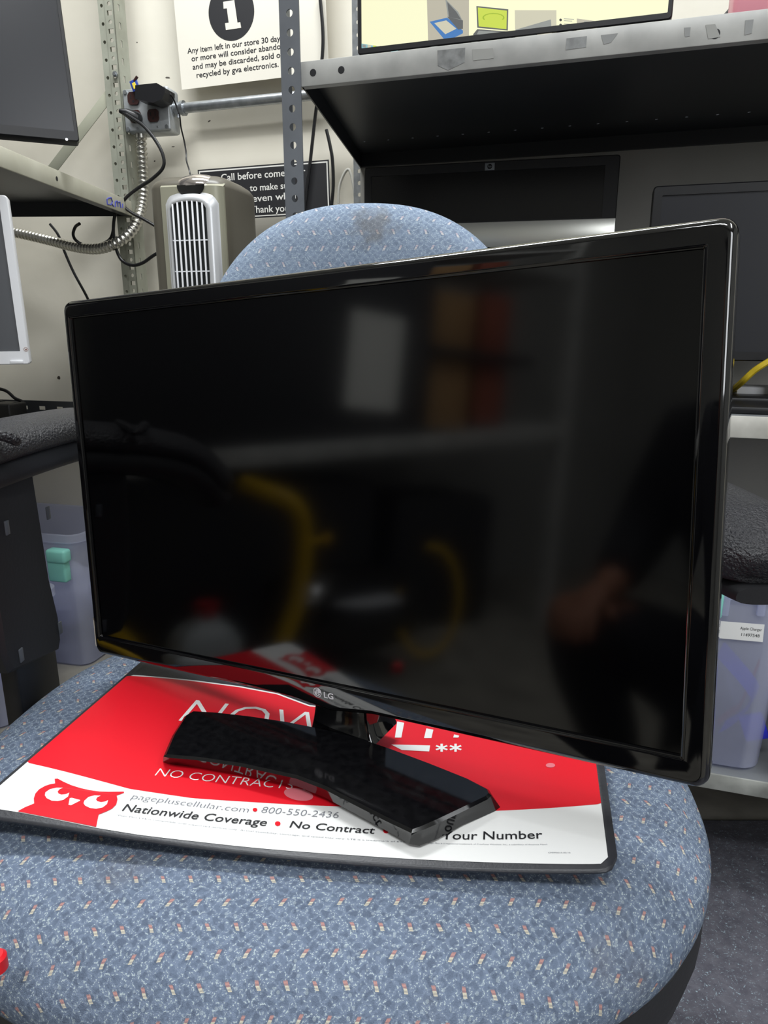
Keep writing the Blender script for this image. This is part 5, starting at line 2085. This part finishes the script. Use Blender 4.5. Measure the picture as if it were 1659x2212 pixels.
# dark equipment below the shelf
b = MB()
b.rbox(V(sx - 0.28, 0.02, 0.265), V(0.17, 0, 0), V(0, 0.48, 0), V(0, 0, 0.265), 0.02, 3)
tag(b.build('tool_chest', M_BLACKM), 'black tool chest under the long shelf of the aisle rack', 'chest')
b = MB()
b.rbox(V(sx - 0.28, -0.76, 0.24), V(0.17, 0, 0), V(0, 0.22, 0), V(0, 0, 0.24), 0.02, 3)
tag(b.build('tool_case', M_BLACKM), 'smaller black case beside the tool chest', 'case')
# compressor with yellow tube frame
cp = thing('air_compressor', (-1.12, 0.03, 0), 'black air compressor in a yellow tube frame on the floor left of the chair', 'compressor')
b = MB()
b.tube(smooth_path([V(-1.19, 0.155, 0.562), V(-1.15, 0.12, 0.550), V(-1.12, 0.055, 0.521), V(-1.12, 0.022, 0.452), V(-1.12, 0.024, 0.30), V(-1.12, 0.06, 0.181), V(-1.12, 0.11, 0.025)], 8), 0.022, 14)
b.build('tube_frame', M_YEL, cp)
b = MB()
b.tube([V(-1.12, 0.02, 0.425), V(-1.11, -0.035, 0.433)], 0.008, 10)
b.cyl(V(-1.11, -0.035, 0.433), V(0, -0.006, 0), 0.018, 16)
b.build('knob', M_YEL, cp)
b = MB()
P = [V(-1.27, 0.06 - 0.5 * t, 0.20) for t in np.linspace(0, 1, 14)]
b.tube(P, [0.125 * math.sqrt(max(0.02, 1 - (2 * t - 1) ** 6)) for t in np.linspace(0, 1, 14)], 24)
b.build('tank', M_BLACKG, cp)
b = MB()
b.tube(smooth_path([V(-1.26, 0.50, 0.25), V(-1.12, 0.43, 0.21), V(-1.08, 0.40, 0.12), V(-1.08, 0.38, 0.02)], 5), 0.018, 10)
b.build('foot', M_YEL, cp)
# yellow air hose loop
b = MB()
hc_ = V(-1.12, -0.375, 0.245)
du_, dv_ = unit(V(-0.55, 0.83, 0)), UP
b.tube([hc_ + du_ * 0.085 * math.cos(a) + dv_ * 0.155 * math.sin(a) for a in np.linspace(math.radians(80), math.radians(370), 40)], 0.007, 10)
tag(b.build('air_hose', M_YEL), 'yellow air hose standing in a loop beside the compressor', 'hose')
# jug with a red cap
jg = thing('jug', (-1.10, 0.265, 0), 'translucent white jug with red cap on the floor left of the chair', 'jug')
b = MB()
L = []
for s, z in ((0.95, 0), (1, 0.01), (1, 0.19), (0.94, 0.22), (0.70, 0.245), (0.36, 0.262), (0.34, 0.272)):
    L.append([V(-1.10 + x * s, 0.265 + y * s, z) for x, y in rr_loop(-0.06, 0.06, -0.075, 0.075, 0.025, 2, 5)])
b.loops(L)
b.build('body', mat('milky_plastic', (190, 196, 200), 0.4), jg, smooth=50)
b = MB()
b.cyl(V(-1.10, 0.265, 0.268), V(0, 0, 0.032), 0.026, 20)
b.build('cap', mat('red_cap', (190, 30, 34), 0.4), jg)

# person crouching behind the camera -----------------------------------------
M_SKIN = mat('skin', (150, 100, 76), 0.55)
M_SHIRT = mat('black_shirt', (14, 15, 20), 0.9)
M_SHORT = mat('navy_trousers', (16, 18, 26), 0.9)
M_HAIR = mat('black_hair', (14, 12, 11), 0.7)
PXO = V(-0.17, -0.40, 0)


def skin_body(name, nodes, edges, m, parent, sub=2, origin=None):
    """one continuous surface grown over a joint skeleton"""
    me = bpy.data.meshes.new(name)
    names = list(nodes)
    org = np.array(ORG[parent.name]) if parent is not None else np.array(origin)
    me.from_pydata([tuple(np.array(nodes[n][0]) - org) for n in names], [(names.index(a), names.index(c)) for a, c in edges], [])
    o = bpy.data.objects.new(name, me)
    COL.objects.link(o)
    sk = o.modifiers.new('skin', 'SKIN')
    sk.use_smooth_shade = True
    for i, n in enumerate(names):
        r_ = nodes[n][1]
        me.skin_vertices[0].data[i].radius = r_ if isinstance(r_, tuple) else (r_, r_)
        me.skin_vertices[0].data[i].use_root = (i == 0)
    ss = o.modifiers.new('subdivision', 'SUBSURF')
    ss.levels = ss.render_levels = sub
    dg = bpy.context.evaluated_depsgraph_get()
    m2 = bpy.data.meshes.new_from_object(o.evaluated_get(dg))
    bpy.data.objects.remove(o)
    m2.name = name
    m2.materials.clear()
    m2.materials.append(m)
    m2.polygons.foreach_set('use_smooth', [True] * len(m2.polygons))
    o = bpy.data.objects.new(name, m2)
    COL.objects.link(o)
    if parent is not None:
        o.parent = parent
    else:
        o.location = tuple(org)
    ORG[o.name] = tuple(org)
    return o


X0, Y0 = -0.22, -0.42
N = {
    'pelvis': (V(X0, Y0 - 0.06, 0.30), (0.13, 0.10)), 'belly': (V(X0, Y0 - 0.05, 0.42), (0.125, 0.095)), 'chest': (V(X0, Y0 + 0.01, 0.60), (0.14, 0.10)), 'upper': (V(X0, Y0 + 0.03, 0.72), (0.12, 0.085)),
    'neck': (V(X0, Y0 + 0.05, 0.82), 0.052), 'jaw': (V(X0 + 0.01, Y0 + 0.085, 0.885), (0.062, 0.07)), 'head': (V(X0 + 0.01, Y0 + 0.085, 0.95), (0.074, 0.088)), 'crown': (V(X0 + 0.01, Y0 + 0.075, 1.01), (0.06, 0.07)),
}
Ed = [('pelvis', 'belly'), ('belly', 'chest'), ('chest', 'upper'), ('upper', 'neck'), ('neck', 'jaw'), ('jaw', 'head'), ('head', 'crown')]
for s, sg in (('l', -1), ('r', 1)):
    N['sh' + s] = (V(X0 + sg * 0.165, Y0 + 0.02, 0.755), 0.062)
    N['hip' + s] = (V(X0 + sg * 0.10, Y0 - 0.03, 0.29), 0.095)
    N['thigh' + s] = (V(X0 + sg * 0.15, Y0 + 0.14, 0.38), 0.078)
    N['knee' + s] = (V(X0 + sg * 0.19, Y0 + 0.28, 0.43), 0.058)
    N['calf' + s] = (V(X0 + sg * 0.185, Y0 + 0.16, 0.24), 0.052)
    N['ankle' + s] = (V(X0 + sg * 0.175, Y0 + 0.08, 0.075), 0.035)
    N['foot' + s] = (V(X0 + sg * 0.18, Y0 + 0.15, 0.045), 0.038)
    N['toe' + s] = (V(X0 + sg * 0.19, Y0 + 0.25, 0.03), 0.028)
    Ed += [('upper', 'sh' + s), ('pelvis', 'hip' + s), ('hip' + s, 'thigh' + s), ('thigh' + s, 'knee' + s), ('knee' + s, 'calf' + s), ('calf' + s, 'ankle' + s), ('ankle' + s, 'foot' + s), ('foot' + s, 'toe' + s)]
# right arm raised, holding the phone; left forearm resting on the knee
N['elbr'] = (V(X0 + 0.30, Y0 + 0.10, 0.60), 0.044)
N['farr'] = (V(X0 + 0.28, Y0 + 0.22, 0.68), 0.038)
N['wrr'] = (V(0.085, -0.115, 0.755), 0.027)
N['palmr'] = (V(0.078, -0.062, 0.79), (0.034, 0.018))
N['elbl'] = (V(X0 - 0.22, Y0 + 0.06, 0.55), 0.044)
N['farl'] = (V(X0 - 0.19, Y0 + 0.14, 0.51), 0.038)
N['wrl'] = (V(X0 - 0.15, Y0 + 0.22, 0.475), 0.027)
N['palml'] = (V(X0 - 0.14, Y0 + 0.275, 0.462), (0.034, 0.018))
Ed += [('shr', 'elbr'), ('elbr', 'farr'), ('farr', 'wrr'), ('wrr', 'palmr'), ('shl', 'elbl'), ('elbl', 'farl'), ('farl', 'wrl'), ('wrl', 'palml')]
for s, base, dirs, lens, curl in (('r', V(0.078, -0.05, 0.80), V(-0.5, 0.5, 0.55), (0.07, 0.08, 0.075, 0.06), V(-1.0, -0.2, 0)), ('l', V(X0 - 0.14, Y0 + 0.285, 0.458), V(0.3, 0.8, -0.4), (0.07, 0.08, 0.075, 0.06), V(0.1, -0.1, -1))):
    d_ = unit(dirs)
    c_ = unit(curl)
    spread = V(0, 0.1, 1) if s == 'r' else V(0.9, -0.4, 0)
    for k in range(4):
        b0 = base + spread * (0.017 * (1.5 - k))
        p1 = b0 + d_ * lens[k] * 0.4
        p2 = p1 + unit(d_ + 0.8 * c_) * lens[k] * 0.33
        p3 = p2 + unit(0.5 * d_ + c_) * lens[k] * 0.27
        for j, (pp_, rr) in enumerate(((p1, 0.009), (p2, 0.0085), (p3, 0.007))):
            N['f%s%d%d' % (s, k, j)] = (pp_, rr)
        Ed += [('palm' + s, 'f%s%d0' % (s, k)), ('f%s%d0' % (s, k), 'f%s%d1' % (s, k)), ('f%s%d1' % (s, k), 'f%s%d2' % (s, k))]
    tb0 = base + (V(-0.01, -0.02, -0.028) if s == 'r' else V(0.02, -0.035, 0.0))
    tb1 = tb0 + (V(-0.035, -0.004, 0.012) if s == 'r' else V(0.03, 0.018, -0.012))
    N['t%s0' % s] = (tb0, 0.011)
    N['t%s1' % s] = (tb1, 0.009)
    Ed += [('palm' + s, 't%s0' % s), ('t%s0' % s, 't%s1' % s)]
pr = skin_body('person', N, Ed, M_SKIN, None, 2, V(X0, Y0, 0))
tag(pr, 'person in black shirt crouching in the aisle and holding up a phone', 'person')
SH = {k: N[k] for k in ('pelvis', 'belly', 'chest', 'upper', 'shl', 'shr')}
SH['pelvis'] = (N['pelvis'][0] + V(0, 0, 0.02), (0.145, 0.115))
SH['belly'] = (N['belly'][0], (0.145, 0.115))
SH['chest'] = (N['chest'][0], (0.16, 0.118))
SH['upper'] = (N['upper'][0], (0.135, 0.098))
SH['shl'] = (N['shl'][0], 0.075)
SH['shr'] = (N['shr'][0], 0.075)
SH['sll'] = (0.1 * N['shl'][0] + 0.9 * N['elbl'][0], 0.060)
SH['cuf'] = (0.25 * N['farl'][0] + 0.75 * N['wrl'][0], 0.045)
SH['slr'] = (0.45 * N['shr'][0] + 0.55 * N['elbr'][0], 0.066)
SH['col'] = (0.5 * N['upper'][0] + 0.5 * N['neck'][0], 0.07)
skin_body('shirt', SH, [('pelvis', 'belly'), ('belly', 'chest'), ('chest', 'upper'), ('upper', 'col'), ('upper', 'shl'), ('upper', 'shr'), ('shl', 'sll'), ('sll', 'cuf'), ('shr', 'slr')], M_SHIRT, pr)
ST = {'pelvis': (N['pelvis'][0] + V(0, 0, -0.01), (0.15, 0.115))}
Es = []
for s in 'lr':
    ST['hip' + s] = (N['hip' + s][0], 0.108)
    ST['th' + s] = (N['thigh' + s][0], 0.092)
    ST['kn' + s] = (N['knee' + s][0], 0.070)
    ST['ca' + s] = (N['calf' + s][0], 0.066)
    ST['hem' + s] = (0.3 * N['calf' + s][0] + 0.7 * N['ankle' + s][0], 0.055)
    Es += [('pelvis', 'hip' + s), ('hip' + s, 'th' + s), ('th' + s, 'kn' + s), ('kn' + s, 'ca' + s), ('ca' + s, 'hem' + s)]
skin_body('trousers', ST, Es, M_SHORT, pr)
HR = {'a': (N['head'][0] + V(0, -0.022, 0.03), (0.080, 0.085)), 'b': (N['crown'][0] + V(0, -0.01, 0.012), (0.072, 0.08)), 'c': (N['jaw'][0] + V(0, -0.045, 0.01), (0.062, 0.05))}
skin_body('hair', HR, [('c', 'a'), ('a', 'b')], M_HAIR, pr)
hd = N['head'][0]
b = MB()
b.tube([hd + V(0, 0.082, 0.01), hd + V(0, 0.104, -0.018), hd + V(0, 0.088, -0.028)], [0.006, 0.011, 0.008], 10)
b.build('nose', M_SKIN, pr)
for sg in (-1, 1):
    b = MB()
    b.tube([hd + V(sg * 0.030 - 0.010, 0.080, 0.012), hd + V(sg * 0.030, 0.086, 0.012), hd + V(sg * 0.030 + 0.010, 0.080, 0.012)], [0.003, 0.006, 0.003], 8)
    b.build('eye', M_INK, pr)
    b = MB()
    b.tube([hd + V(sg * 0.076, 0.0, 0.018), hd + V(sg * 0.086, -0.006, 0.0), hd + V(sg * 0.076, 0.002, -0.024)], [0.008, 0.012, 0.007], 8)
    b.build('ear', M_SKIN, pr)
b = MB()
b.tube([hd + V(-0.022, 0.078, -0.050), hd + V(0, 0.088, -0.052), hd + V(0.022, 0.078, -0.050)], [0.003, 0.0055, 0.003], 8)
b.build('mouth', mat('lips', (140, 80, 70), 0.5), pr)
for s in 'lr':
    b = MB()
    a_, f_, t_ = N['ankle' + s][0], N['foot' + s][0], N['toe' + s][0]
    b.tube([V(a_[0], a_[1] - 0.05, 0.04), V(a_[0], a_[1], 0.045), f_ + V(0, 0.01, 0.002), t_, t_ + V(0, 0.035, -0.004)], [0.034, 0.046, 0.046, 0.038, 0.02], 14)
    b.build('shoe', M_BLACKM, pr)
b = MB()
tiltn = unit(V(0, -math.cos(PITCH), math.sin(PITCH)))
b.rbox(V(0.030, -0.016, CAMZ - 0.045) - V(0, 0, 0), V(0.0375, 0, 0), np.cross(V(1, 0, 0), tiltn) * 0.078, tiltn * 0.004, 0.003, 3)
tag(b.build('phone', M_BLACK), 'black phone held up by the crouching person', 'phone')
